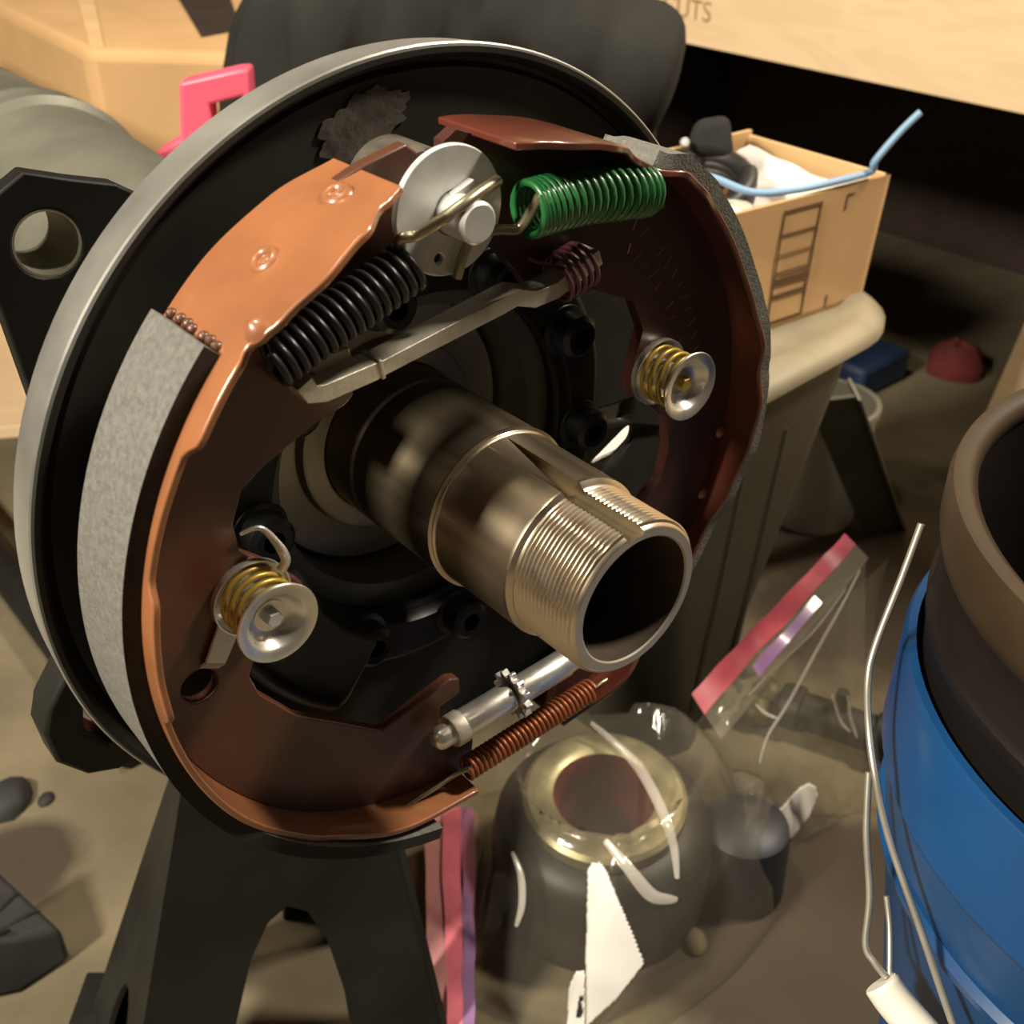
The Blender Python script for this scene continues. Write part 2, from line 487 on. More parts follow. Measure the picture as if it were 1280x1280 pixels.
# upper bracket plate with bolt hole
Hc = B(60, 305, -0.10)
out = [B(178, 245, -.1), B(145, 230, -.1), B(90, 224, -.1), B(30, 215, -.1), B(0, 240, -.1), B(-40, 290, -.1), B(-30, 340, -.1), B(0, 385, -.1), B(55, 540, -.1),
       Vector((-0.10, -0.06, 0)), Vector((-0.05, -0.06, 0)), Vector((-0.045, 0.06, 0))]
out = [(p.x, p.y) for p in out]
br = mesh('spring_bracket', prism(out, -0.110, -0.10, [circ(Hc.x, Hc.y, 0.0135, 28)]), Mt['bracket_black'], t, BR, bevel=0.001)
mesh('bushing_sleeve', lathe([(0.0135, -.1005), (0.0135, -.132), (.0115, -.132), (.0125, -.1005)], (Hc.x, Hc.y), 32), Mt['hole_steel'], br, BR)
# lower hooked bracket
c1 = B(110, 905, -.08)
hook = [B(85, 840, -.08), B(60, 890, -.08), B(56, 920, -.08), B(72, 955, -.08), B(110, 969, -.08), B(150, 962, -.08), B(200, 930, -.08), B(230, 880, -.08), B(300, 860, -.08), B(300, 780, -.08), B(120, 760, -.08)]
hole = [B(105, 870, -.08), B(107, 915, -.08), B(135, 928, -.08), B(170, 905, -.08), B(170, 840, -.08)]
hk = prism([(p.x, p.y) for p in hook], -0.100, -0.08, [[(p.x, p.y) for p in hole]])
mesh('shock_bracket', hk, Mt['stand_paint'], t, BR, bevel=0.002)

# ------------------------------------------------------------------ backing plate
t = empty('backing_plate', 'round black backing plate with worn steel rim behind the brake shoes', 'brake plate', (0, 0, -0.02), BR)
prof = [(.1700, -.0010), (.1692, 0.0), (.1672, 0.0), (.1655, -.0020), (.1648, -.0080), (.1630, -.0086), (.1612, -.0064), (.1300, -.0062),
        (.0760, -.0062), (.0755, -.010), (.1640, -.0125), (.1665, -.0125)]
rimo = [(.1700, -.0010), (.1706, -.0016), (.1690, -.0205), (.1675, -.0215), (.1660, -.0205), (.1665, -.0155), (.1690, -.0012)]


def plate_mesh():
    seg = 160; rows = []
    for s in range(seg):
        a = 2 * math.pi * s / seg; rows.append([(r * math.cos(a), r * math.sin(a), z) for r, z in prof])
    return grid(rows, True, True)


pl = mesh('dish', plate_mesh(), Mt['plate_paint'], t, BR, smooth=35)
# slotted holes cut through the dish
cut = []
for a, b, r in ((B(784, 546, -.0062), B(735, 596, -.0062), .0066), (B(778, 506, -.0062), B(775, 518, -.0062), .0027)):
    d = (b - a).normalized(); n = Vector((-d.y, d.x, 0))
    an = [math.pi / 2 + math.pi * k / 10 for k in range(11)]
    lp = [a + (d * math.cos(q) + n * math.sin(q)) * r for q in an] + [b + (d * math.cos(q + math.pi) + n * math.sin(q + math.pi)) * r for q in an]
    cut.append(prism([(p.x, p.y) for p in lp], -.03, .005))
cu = mesh('cutter', join(*cut), Mt['plate_paint'], None, BR)
bo = pl.modifiers.new('holes', 'BOOLEAN'); bo.operation = 'DIFFERENCE'; bo.object = cu; bo.solver = 'EXACT'
bpy.context.view_layer.update()
dg = bpy.context.evaluated_depsgraph_get()
nm = bpy.data.meshes.new_from_object(pl.evaluated_get(dg)); pl.modifiers.clear(); pl.data = nm
bpy.data.objects.remove(cu); MW.pop(cu, None)
mesh('rim', lathe(rimo, seg=160), Mt['rim_steel'], t, BR, smooth=40)


# raised centre boss, its outline wider at the lower left
def boss():
    seg = 180; rows = []
    for s in range(seg):
        a = 360.0 * s / seg
        tab = [(0, .097), (20, .100), (40, .101), (75, .099), (110, .098), (150, .100), (185, .104), (196, .113), (205, .1165), (233, .1165), (237, .108), (245, .101), (300, .097), (360, .097)]
        R = lerp_table(tab, a)
        zt = lerp_table([(0, -.001), (185, -.001), (198, .018), (232, .018), (241, -.001), (360, -.001)], a)
        fl = min(.010, zt + .0058)
        p = [(.0760, -.015), (.0765, zt - .004), (.0790, zt), (R - fl, zt)]
        for k in range(1, 7):
            q = k / 6 * math.pi / 2; p.append((R - fl + fl * math.sin(q), zt - fl + fl * math.cos(q)))
        p.append((R + .0005, -.0063))
        c, sn = math.cos(math.radians(a)), math.sin(math.radians(a))
        rows.append([(r * c, r * sn, z) for r, z in p])
    return grid(rows, True, False)


mesh('centre_boss', boss(), Mt['black_paint'], t, BR, smooth=35)
for th in (-121, -84, -45, -6, 30, 68, 105, 142, 178):
    cx, cy = .0845 * math.cos(math.radians(th)), .0845 * math.sin(math.radians(th))
    hb = lathe([(.0045, .0045), (.0045, .0105), (.0075, .0108), (.0098, .0090), (.0098, .0005), (.0118, -.0002), (.0122, -.0008), (.0045, -.0010)], (cx, cy), 28)
    mesh('flange_bolt', hb, Mt['black_paint'], t, BR, smooth=35)
# scraped patch of peeled paint near the anchor
pts = []
sp = []
for k in range(90):
    a = 2 * math.pi * k / 90
    c = Vector((-.021, .1455)); rx, ry = .019, .0105
    q = (1 + .30 * nz(math.cos(a), math.sin(a), 3, 2.3) + .16 * nz(math.cos(a), math.sin(a), 7, 7.0))
    x, y = rx * math.cos(a) * q, ry * math.sin(a) * q
    ro = math.radians(22); sp.append((c.x + x * math.cos(ro) - y * math.sin(ro), c.y + x * math.sin(ro) + y * math.cos(ro)))
mesh('scraped_patch', prism(sp, -.0063, -.0053), Mt['scraped'], t, BR, bevel=.0004)

# ------------------------------------------------------------------ spindle
t = empty('wheel_spindle', 'bare steel hollow spindle with threaded end and keyway through the brake', 'spindle', (0, 0, -.04), BR)
fl = [(.0655, -.060), (.0655, -.0435), (.0640, -.0413), (.0470, -.0405), (.0462, -.0400), (.0455, -.0345), (.0440, -.0337), (.0372, -.0337), (.0360, -.033),
      (.0345, -.060)]
mesh('flange', lathe(fl, seg=96), Mt['spindle_face'], t, BR, smooth=35)


def shaft():
    # (z, r) stations, with the thread as a true helix and the keyway cut into it
    st = [(-.034, .0356), (.0405, .0354), (.0420, .0352), (.0424, .0358), (.0432, .0360), (.0437, .0348), (.0446, .0348), (.0450, .0343), (.0456, .0340), (.0866, .0337), (.0874, .0337), (.0880, .0336), (.0888, .0327)]
    zs = [s[0] for s in st]; rs = [s[1] for s in st]
    pitch = .00208; z = .0895
    thr = []
    while z < .1196:
        thr.append(z); z += pitch / 8
    ends = [(.1198, .0305), (.1210, .0299), (.1214, .0294)]
    th = []
    ka, hw = 95.0, 7.6
    n = 132
    for k in range(n):
        th.append(ka + hw + (360 - 2 * hw) * k / (n - 1))
    th += [ka - hw + .25] + [ka - hw + 2 * hw * k / 8 for k in range(1, 8)] + [ka + hw - .25]
    rows = []
    for a in th:
        inn = abs((a - ka + 180) % 360 - 180) < hw - .1
        ang = math.radians(a); row = []

        def rr(z, r):
            if inn and z > .074:
                d = min(1, (z - .074) / .012)
                r = min(r, .0337 - .0056 * d)
            return r
        for z, r in zip(zs, rs): row.append((z, rr(z, r)))
        for z in thr:
            ph = ((z / pitch) - a / 360.0) % 1.0
            tri = abs(ph * 2 - 1)
            fade = min(1, (z - .0895) / .002)
            r = .0318 - .0010 * (1 - tri) * fade
            row.append((z, rr(z, r)))
        for z, r in ends: row.append((z, rr(z, r)))
        row += [(.1214, .0262), (.1208, .0256), (-.06, .0256)] 
        rows.append([(r * math.cos(ang), r * math.sin(ang), z) for z, r in row])
    V, Fc = grid(rows, True, False)
    k = len(rows[0]); nst = len(st); fm = []
    for i in range(len(rows)):
        for j in range(k - 1):
            ii = i; kin = ii >= 132 and j >= 9 and j < k - 4
            fm.append(4 if kin else 2 if j >= k - 2 else 3 if j >= k - 4 else (1 if j >= nst - 4 else (1 if 2 <= j <= 7 else 0)))
    return (V, Fc), fm


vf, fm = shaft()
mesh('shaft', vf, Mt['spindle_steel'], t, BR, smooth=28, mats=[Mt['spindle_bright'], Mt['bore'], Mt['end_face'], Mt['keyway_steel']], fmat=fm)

# ------------------------------------------------------------------ brake shoes
WZ0, WZ1 = .0285, .034


def arc_band(t0, t1, ri, ro, z0, zf, n=110):
    """curved plate between two radii; zf(theta) is its front edge"""
    rows = []
    for k in range(n + 1):
        a = t0 + (t1 - t0) * k / n; c, s = math.cos(math.radians(a)), math.sin(math.radians(a))
        i_, o_ = (ri(a) if callable(ri) else ri), (ro(a) if callable(ro) else ro)
        zb = z0(a) if callable(z0) else z0; ft = zf(a) if callable(zf) else zf
        m = 6
        rows.append([(o_ * c, o_ * s, zb + (ft - zb) * q / m) for q in range(m + 1)] + [(i_ * c, i_ * s, ft + (zb - ft) * q / m) for q in range(m + 1)])
    V, Fc = grid(rows, False, True); k = len(rows[0])
    Fc.append(tuple(range(k))); Fc.append(tuple(n * k + j for j in range(k)))
    return V, Fc


def web_xy(pix, z=WZ1):
    return [(B(a, b, z).x, B(a, b, z).y) for a, b in pix]


def arc_xy(t0, t1, r, n=50):
    return [(r * math.cos(math.radians(t0 + (t1 - t0) * k / n)), r * math.sin(math.radians(t0 + (t1 - t0) * k / n))) for k in range(n + 1)]


AN = Vector((-.0205, .1272))          # anchor pin centre
RI = 0.1530
# --- left shoe
t = empty('brake_shoe', 'orange brown lacquered brake shoe with thick grey friction lining, hooked by the black spring', 'brake shoe', (-.12, 0, .03), BR, 'pair of brake shoes')
zfL = lambda a: lerp_table([(108, .0560), (112, .060), (117, .0685), (124, .0715), (130, .0690), (133, .0660), (134.5, .0625), (136.5, .0640), (146, .0645), (148.5, .0585), (164, .0572),
                            (167, .0620), (176, .0625), (183, .0640), (185, .0572), (205, .0560), (226, .0515), (232, .0505), (244, .0530), (263, .0490)], a)
roL = lambda a: lerp_table([(108, .1520), (118, .1545), (130, .1556), (225, .1555), (263, .1500)], a)
riL = lambda a: roL(a) - .0027
zbL = lambda a: lerp_table([(108, .0170), (130, .0150), (263, .0150)], a)
tabL = mesh('table', arc_band(108.3, 263, riL, roL, zbL, zfL, 150), Mt['lacquer'], t, BR, smooth=40, bevel=.0006)
notch = [(AN.x + .0098 * math.cos(q), AN.y + .0098 * math.sin(q)) for q in [math.radians(d) for d in (118, 150, 180, 210, 240)]]
inner = web_xy([(300, 690), (292, 655), (303, 612), (332, 582), (392, 532), (430, 508)], WZ1)
poly = arc_xy(107.5, 262, .1528, 80)
poly += [(-.011, -.1435), (-.0095, -.130), (-.020, -.124), (-.024, -.112), (-.028, -.109), (-.028, -.099), (-.0165, -.0970), (-.0165, -.0885), (-.0215, -.0862)]
poly += web_xy([(478, 914), (430, 905), (372, 895), (325, 868), (312, 845), (318, 825), (352, 800), (385, 770), (378, 728), (340, 705)])
poly += inner
poly += [(-.058, .067), (-.058, .083), (-.064, .098), (-.047, .106), (-.036, .112), (-.0315, .1145)] + notch[::-1] + [(-.0255, .1400), (-.0260, .1455), (-.0305, .1492)]
hl = B(250, 858, WZ1)
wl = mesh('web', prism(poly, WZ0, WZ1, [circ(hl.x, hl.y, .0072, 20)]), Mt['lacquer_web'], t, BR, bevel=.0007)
lin = arc_band(136.8, 254, .1556, .1617, .0180, .0536, 110)
LF = []
for q in lin[1]:
    c = [lin[0][i] for i in q]; zz = sum(p[2] for p in c) / len(c)
    LF.append(1 if (zz > .0535 or zz < .0181) else 0)
linL = mesh('friction_lining', lin, Mt['lining'], t, BR, smooth=40, mats=[Mt['lining_edge']], fmat=LF)
# weld dimples on the table
for px, py, zz, sc_ in ((318, 312, .042, 1), (418, 238, .040, 1), (322, 412, .0615, .75)):
    p = B(px, py, zz); a = math.degrees(math.atan2(p.y, p.x)); R = roL(a)
    dm = lathe([(r_ * sc_, h_ * (1 if sc_ == 1 else 1.6)) for r_, h_ in ([(0, .0006), (.0014, .0003), (.0022, -.0002), (.0030, .0012), (.0044, .0014), (.0056, -.0004)] if sc_ == 1 else [(0, .0020), (.0030, .0016), (.0052, .0006), (.0066, -.0004)])], (0, 0), 24, False)
    Rm = Matrix.Translation(Vector((R * math.cos(math.radians(a)), R * math.sin(math.radians(a)), zz))) @ Vector((0, 0, 1)).rotation_difference(Vector((math.cos(math.radians(a)), math.sin(math.radians(a)), 0))).to_matrix().to_4x4()
    mesh('weld_dimple', xf(dm, Rm), Mt['lacquer'], tabL, BR, smooth=80)
# glue beads squeezed out at the end of the lining
for k in range(7):
    a = 136.0 + .5 * random.random(); zz = .0205 + k * .0050 + random.uniform(-.0015, .0015); R = .1562
    bead = lathe([(0, .0013 + .0005 * random.random()), (.0012, .0010), (.0020, 0), (.0018, -.0012)], (0, 0), 10, False)
    Rm = Matrix.Translation(Vector((R * math.cos(math.radians(a)), R * math.sin(math.radians(a)), zz))) @ Vector((0, 0, 1)).rotation_difference(Vector((math.cos(math.radians(a)), math.sin(math.radians(a)), 0))).to_matrix().to_4x4()
    mesh('glue_bead', xf(bead, Rm), Mt['lacquer_web'], linL, BR, smooth=80)

# --- right shoe
t = empty('brake_shoe', 'dark maroon brown brake shoe with scalloped flange, hooked by the green spring', 'brake shoe', (.12, 0, .03), BR, 'pair of brake shoes')
roR = lambda a: lerp_table([(-76, .1500), (-50, .1520), (0, .1525), (42, .1505), (55, .1495), (60, .1450), (65, .1450), (70, .1475), (80, .1480), (92, .1500)], a)
riR = lambda a: roR(a) - .0027
zfR = lambda a: lerp_table([(-76, .044), (-60, .050), (-52, .046), (-38, .042), (-28, .042), (-18, .047), (-8, .051), (0, .0528), (6, .0500), (12, .0528), (20, .0490), (27, .0475), (42, .0480), (50, .0520), (56, .0540),
                            (61, .0480), (66, .0510), (75, .0600), (84, .0620), (89, .0600), (92, .0570)], a)
mesh('table', arc_band(-75, 91.5, riR, roR, .0150, zfR, 150), Mt['lacquer_red'], t, BR, smooth=40, bevel=.0006)
notchR = [(AN.x + .0098 * math.cos(q), AN.y + .0098 * math.sin(q)) for q in [math.radians(d) for d in (62, 30, 0, -30, -62)]]
poly = [(p[0] * roR(a) / .1525 * .985, p[1] * roR(a) / .1525 * .985) for p, a in zip(arc_xy(91.0, -74, .1525, 80), [91.0 - 165 * k / 80 for k in range(81)])]
poly += [(.041, -.1370), (.044, -.122), (.0435, -.112), (.0475, -.109), (.0475, -.097), (.044, -.092), (.052, -.085), (.070, -.070), (.085, -.052)]
poly += web_xy([(808, 622), (826, 600), (836, 560), (834, 522), (812, 505), (790, 495), (788, 470), (796, 442), (804, 412), (792, 377), (742, 362), (700, 372)])
poly += [(.026, .080), (.018, .092), (.006, .106), (-.008, .1135)] + notchR[::-1] + [(-.0160, .1395), (-.0155, .1475), (-.010, .1505)]
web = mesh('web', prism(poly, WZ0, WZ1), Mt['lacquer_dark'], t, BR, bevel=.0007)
lin = arc_band(-52, 60.5, lambda a: roR(a) + .0002, lambda a: roR(a) + .0062, .0180, lambda a: min(.0500, zfR(a) - .0008), 90)
LF = []
for q in lin[1]:
    c = [lin[0][i] for i in q]
    LF.append(0)
mesh('friction_lining', lin, Mt['lining'], t, BR, smooth=40, mats=[Mt['lining_edge']], fmat=LF)
for th, zz in ((-8, .0345), (-21, .0345), (-33, .0345)):   # weld spots between web and flange
    R = .1480
    bead = lathe([(0, .0022), (.0020, .0016), (.0034, 0)], (0, 0), 10, False)
    mesh('weld_spot', xf(bead, Matrix.Translation(Vector((R * math.cos(math.radians(th)), R * math.sin(math.radians(th)), WZ1 - .0003)))), Mt['lacquer'], web, BR, smooth=80)
for th in (226, 244, 252):
    pass
# dot-stamped maker's lettering, too worn to read: short raised strokes in rows
st_ = []
for row, (r0, n) in enumerate(((.117, 12), (.126, 12))):
    for k in range(n):
        a = math.radians(50 - k * 3.4 + row * 2)
        r = r0 + .0007 * nz(k, row, 2, 3.1)
        if nz(k * 1.7, row * 5.1, 8) < -.28: continue
        d = Vector((math.cos(a), math.sin(a), 0)); e = Vector((-d.y, d.x, 0))
        c = d * r; L = .0021 + .0012 * random.random(); tw = random.uniform(-.5, .5)
        u = (d + e * tw).normalized(); p0, p1 = c - u * L, c + u * L
        st_.append(tube([(p0.x, p0.y, WZ1), (p1.x, p1.y, WZ1)], .00030, 5))
o = mesh('stamped_lettering', join(*st_), Mt['lacquer'], web, BR, smooth=40)  # brighter lacquer paints a slight highlight on the strokes
o['kind'] = 'stuff'

# ------------------------------------------------------------------ anchor pin with guide plate
t = empty('anchor_pin', 'grey steel anchor post behind the round guide plate', 'pin', (AN.x, AN.y, 0), BR)
mesh('post', lathe([(0, .0595), (.0062, .0595), (.0072, .0585), (.0072, .0400), (.0090, .0398), (.0090, -.0060), (0, -.0060)], (AN.x, AN.y), 40, False), Mt['zinc'], t, BR, smooth=35)
mesh('collar', lathe([(.0092, .028), (.0165, .028), (.0175, .026), (.0175, .006), (.0092, .006)], (AN.x, AN.y), 40), Mt['scraped'], t, BR, smooth=35)
DC = Vector((-.0216, .1278))
t = empty('guide_plate', 'round pale zinc plate with a small hole under the spring hooks', 'plate', (DC.x, DC.y, .042), BR)
hp = B(549, 324, .045)
dd = prism(circ(DC.x, DC.y, .0220, 72), .0425, .0450, [circ(AN.x, AN.y, .0076, 28), circ(hp.x, hp.y, .0019, 16)])
mesh('disc', dd, Mt['zinc'], t, BR, bevel=.0005)
tb = [B(562, 248, .045), B(588, 228, .045)]
d = (tb[1] - tb[0]).normalized(); n = Vector((-d.y, d.x, 0)) * .0022
mesh('bent_tab', hexa([tb[0] - n, tb[1] - n, tb[1] + n, tb[0] + n], [p + Vector((0, 0, .0032)) for p in (tb[0] - n, tb[1] - n, tb[1] + n, tb[0] + n)]), Mt['zinc'], t, BR, bevel=.0004)

# ------------------------------------------------------------------ return springs
def hook(pix, wire=.0014, n=10):
    return tube(bez([B(a, b, z) for a, b, z in pix], n), wire, 8)


P0, P1 = B(338, 455, .046), B(512, 332, .046)
t = empty('return_spring', 'black coil return spring from left shoe up to guide plate', 'spring', (P0 + P1) / 2, BR, 'shoe return springs')
cv, cp = coil([P0, P1], .0078, .00150, 15.5)
mesh('coils', cv, Mt['black_spring'], t, BR, smooth=60)
wire = bez([cp[-1], B(500, 302, .048), B(520, 294, .0500), B(550, 276, .0545), B(578, 256, .0570), B(600, 240, .0555), B(622, 226, .0520)], 10)
mesh('end_hook', tube(wire, .00200, 10), Mt['wire_steel'], t, BR, smooth=60)
mesh('web_hook', tube(bez([cp[0], B(338, 462, .043), B(345, 470, .038), B(352, 474, .0345)], 8), .0014, 8), Mt['black_spring'], t, BR, smooth=60)

P0, P1, P2 = B(660, 262, .050), B(725, 246, .050), B(805, 238, .044)
t = empty('return_spring', 'bright green coil return spring from guide plate to right shoe', 'spring', P1, BR, 'shoe return springs')
cv, cp = coil([P0, P1, P2], .0090, .00150, 18.5)
mesh('coils', cv, Mt['green_spring'], t, BR, smooth=60)
mesh('end_hook', tube(bez([cp[0], B(650, 284, .050), B(625, 287, .0495), B(600, 291, .0490), B(588, 300, .0485), B(578, 322, .0485), B(571, 347, .0475)], 10), .00185, 10), Mt['wire_steel'], t, BR, smooth=60)
mesh('web_hook', tube(bez([cp[-1], B(815, 240, .040), B(825, 248, .036), B(828, 258, .0345)], 8), .0014, 8), Mt['green_spring'], t, BR, smooth=60)

# ------------------------------------------------------------------ parking strut bar with its purple spring
t = empty('strut_bar', 'pale steel strut bar between shoes above spindle', 'bar', B(560, 415, .045), BR)
ln = [B(378, 478, .046), B(388, 492, .046), B(405, 490, .046), B(468, 463, .046), B(474, 460, .046), B(630, 379, .046), B(645, 371, .046), B(668, 373, .046), B(694, 362, .046), B(748, 320, .046)]
L = [Vector((p.x, p.y)) for p in ln]


def ribbon(pts, hw, z0, z1):
    up, dn = [], []
    for i, p in enumerate(pts):
        dv = (pts[min(i + 1, len(pts) - 1)] - pts[max(i - 1, 0)]).normalized(); nn = Vector((-dv.y, dv.x))
        h = hw(i) if callable(hw) else hw
        up.append(p + nn * h); dn.append(p - nn * h)
    return prism([(p.x, p.y) for p in up] + [(p.x, p.y) for p in dn[::-1]], z0, z1)


mesh('bar', ribbon(L, lambda i: (.0032 if i not in (4,) else .0028), .0375, .0475), Mt['strut_steel'], t, BR, bevel=.0007)
pa, pb = L[3].lerp(L[4], .6), L[3].lerp(L[4], .9)
dv = (L[5] - L[4]).normalized(); nn = Vector((-dv.y, dv.x)); cq = L[4]
mesh('crimp_ridge', hexa([(cq + dv * -.0008 - nn * .0037).to_3d() + Vector((0, 0, .0372)), (cq + dv * .0008 - nn * .0037).to_3d() + Vector((0, 0, .0372)), (cq + dv * .0008 + nn * .0037).to_3d() + Vector((0, 0, .0372)), (cq - dv * .0008 + nn * .0037).to_3d() + Vector((0, 0, .0372))],
                         [(cq + dv * -.0008 - nn * .0037).to_3d() + Vector((0, 0, .0480)), (cq + dv * .0008 - nn * .0037).to_3d() + Vector((0, 0, .0480)), (cq + dv * .0008 + nn * .0037).to_3d() + Vector((0, 0, .0480)), (cq - dv * .0008 + nn * .0037).to_3d() + Vector((0, 0, .0480))]), Mt['strut_steel'], t, BR, bevel=.0004)
c0, c1 = B(694, 350, .0425), B(730, 328, .0425)
t = empty('strut_spring', 'small purple coil spring wound round end of strut bar', 'spring', (c0 + c1) / 2, BR)
cv, cp = coil([c0, c1], .0088, .0010, 4.5, 22)
mesh('coils', cv, Mt['purple_spring'], t, BR, smooth=60)
mesh('end_hook', tube(bez([cp[0], B(680, 330, .040), B(660, 322, .036)], 8), .0010, 8), Mt['purple_spring'], t, BR, smooth=60)
t = empty('parking_lever', 'grey steel parking brake lever end beside black spring', 'lever', B(425, 440, .036), BR)
p = [B(382, 462, .036), B(398, 442, .036), B(432, 432, .036), B(436, 446, .036), B(400, 466, .036)]
mesh('lever', prism([(q.x, q.y) for q in p], .0348, .0385), Mt['strut_steel'], t, BR, bevel=.0005)

# ------------------------------------------------------------------ hold-down sets
def hold_down(px, py, label, lever):
    C = B(px, py, .0560)
    t = empty('hold_down_clip', label, 'hold-down', (C.x, C.y, WZ1), BR, 'shoe hold-down sets')
    c = (C.x, C.y); z = WZ1
    mesh('base_washer', lathe([(.0050, z), (.0145, z), (.0153, z + .0012), (.0153, z + .0038), (.0147, z + .0038), (.0145, z + .0014), (.0050, z + .0012)], c, 48), Mt['zinc_bright'], t, BR, smooth=35)
    cv, cp = coil([Vector((c[0], c[1], z + .0024)), Vector((c[0], c[1], .0530))], .0118, .00115, 3.5, 28)
    mesh('coil_spring', cv, Mt['gold_spring'], t, BR, smooth=60)
    mesh('inner_sleeve', lathe([(.0030, z), (.0062, z), (.0062, .0500), (.0030, .0500)], c, 24), Mt['zinc_bright'], t, BR, smooth=35)
    cp_ = mesh('cup', lathe([(.0154, .0560), (.0157, .0554), (.0154, .0548), (.0118, .0542), (.0100, .0505), (.0070, .0490), (.0038, .0488), (.0038, .0496), (.0068, .0498), (.0092, .0512), (.0108, .0545), (.0120, .0556)], c, 56), Mt['zinc_bright'], t, BR, smooth=50)
    hd = lathe([(0, .0535), (.0028, .0535), (.0034, .0525), (.0034, .0500), (0, .0500)], c, 6, False)
    mesh('pin_head', hd, Mt['gold_spring'] if not lever else Mt['zinc'], cp_, BR, smooth=30)
    return t, C


hold_down(864, 484, 'hold-down clip with gold coil spring and dished cup on the right maroon shoe', False)
t, C = hold_down(349, 780, 'hold-down clip with gold coil spring and silver lever on the left orange shoe', True)
# silver adjuster lever under the left clip
t = empty('adjuster_lever', 'thin silver lever with bent tip under left hold-down clip', 'lever', B(285, 800, WZ1), BR)
lv = [B(276, 772, WZ1 + .003), B(272, 790, WZ1 + .003), B(258, 830, WZ1 + .003), B(282, 830, WZ1 + .003), B(297, 795, WZ1 + .003), B(300, 775, WZ1 + .003)]
lz = WZ1
mesh('arm', prism([(p.x, p.y) for p in lv], lz + .0015, lz + .003), Mt['zinc'], t, BR, bevel=.0003)
a, b = lv[2], lv[3]; dn = Vector((0, 0, -.0030)); ou = (lv[2] - lv[1]).normalized() * .0036
mesh('bent_tip', hexa([a + dn + ou, b + dn + ou, b + dn + ou + Vector((0, 0, -.0012)), a + dn + ou + Vector((0, 0, -.0012))], [a, b, b + Vector((0, 0, -.0012)), a + Vector((0, 0, -.0012))]), Mt['zinc'], t, BR)
lw = bez([B(300, 668, .0355), B(325, 660, .037), B(345, 678, .039), B(357, 698, .041), B(352, 712, .041)], 10)
t2 = empty('adjuster_cable', 'bent silver wire link beside left hold-down clip', 'wire', lw[0], BR)
mesh('wire', tube(lw, [.0006 + .0012 * min(1, i / 25) for i in range(len(lw))], 8), Mt['zinc_bright'], t2, BR, smooth=60)

# ------------------------------------------------------------------ star wheel adjuster and its spring
A0, A1 = B(548, 924, .0440), B(716, 822, .0440)
ad = (A1 - A0).normalized(); AL = (A1 - A0).length
t = empty('star_adjuster', 'shiny steel star wheel adjuster screw between lower shoe ends', 'adjuster', (A0 + A1) / 2, BR)
AM = Matrix.Translation(A0) @ Vector((0, 0, 1)).rotation_difference(ad).to_matrix().to_4x4()
mesh('button_end', xf(lathe([(0, -.0035), (.0028, -.0030), (.0048, -.0010), (.0054, .0010), (.0054, .0085), (.0040, .0090), (0, .0090)], (0, 0), 28, False), AM), Mt['zinc_bright'], t, BR, smooth=35)
mesh('socket_collar', xf(lathe([(.0040, .0065), (.0074, .0065), (.0078, .0072), (.0078, .0128), (.0040, .0130)], (0, 0), 32), AM), Mt['strut_steel'], t, BR, smooth=35)
mesh('barrel', xf(lathe([(0, .0130), (.0066, .0130), (.0070, .0136), (.0070, AL * .50), (.0055, AL * .51), (0, AL * .51)], (0, 0), 36, False), AM), Mt['zinc_bright'], t, BR, smooth=35)
mesh('nut_body', xf(lathe([(0, AL * .57), (.0064, AL * .57), (.0068, AL * .585), (.0068, AL * .93), (.0060, AL * .95), (.0060, AL * 1.03), (0, AL * 1.04)], (0, 0), 36, False), AM), Mt['zinc_bright'], t, BR, smooth=35)
sw = []
for k in range(36):
    a = 2 * math.pi * k / 36; r = .0122 if k % 3 == 0 else .0096
    if k % 3 == 0:
        sw += [(r * math.cos(a - .06), r * math.sin(a - .06)), (r * math.cos(a + .06), r * math.sin(a + .06))]
    else:
        sw.append((r * math.cos(a), r * math.sin(a)))
mesh('star_wheel', xf(prism(sw, AL * .515, AL * .56), AM), Mt['zinc_bright'], t, BR, bevel=.0002)
S0, S1 = B(582, 962, .0430), B(738, 862, .0430)
t = empty('adjuster_spring', 'rust orange close wound coil spring below star wheel adjuster', 'spring', (S0 + S1) / 2, BR)
cv, cp = coil([S0, S1], .0050, .00120, 29, 16)
mesh('coils', cv, Mt['orange_spring'], t, BR, smooth=60)
mesh('left_hook', tube(bez([cp[0], B(570, 968, .0425), B(545, 984, .0415), B(500, 1012, .0395)], 8), .0011, 8), Mt['wire_steel'], t, BR, smooth=60)
mesh('right_hook', tube(bez([cp[-1], B(748, 856, .0430), B(765, 846, .0420), B(790, 832, .0400)], 8), .0011, 8), Mt['wire_steel'], t, BR, smooth=60)

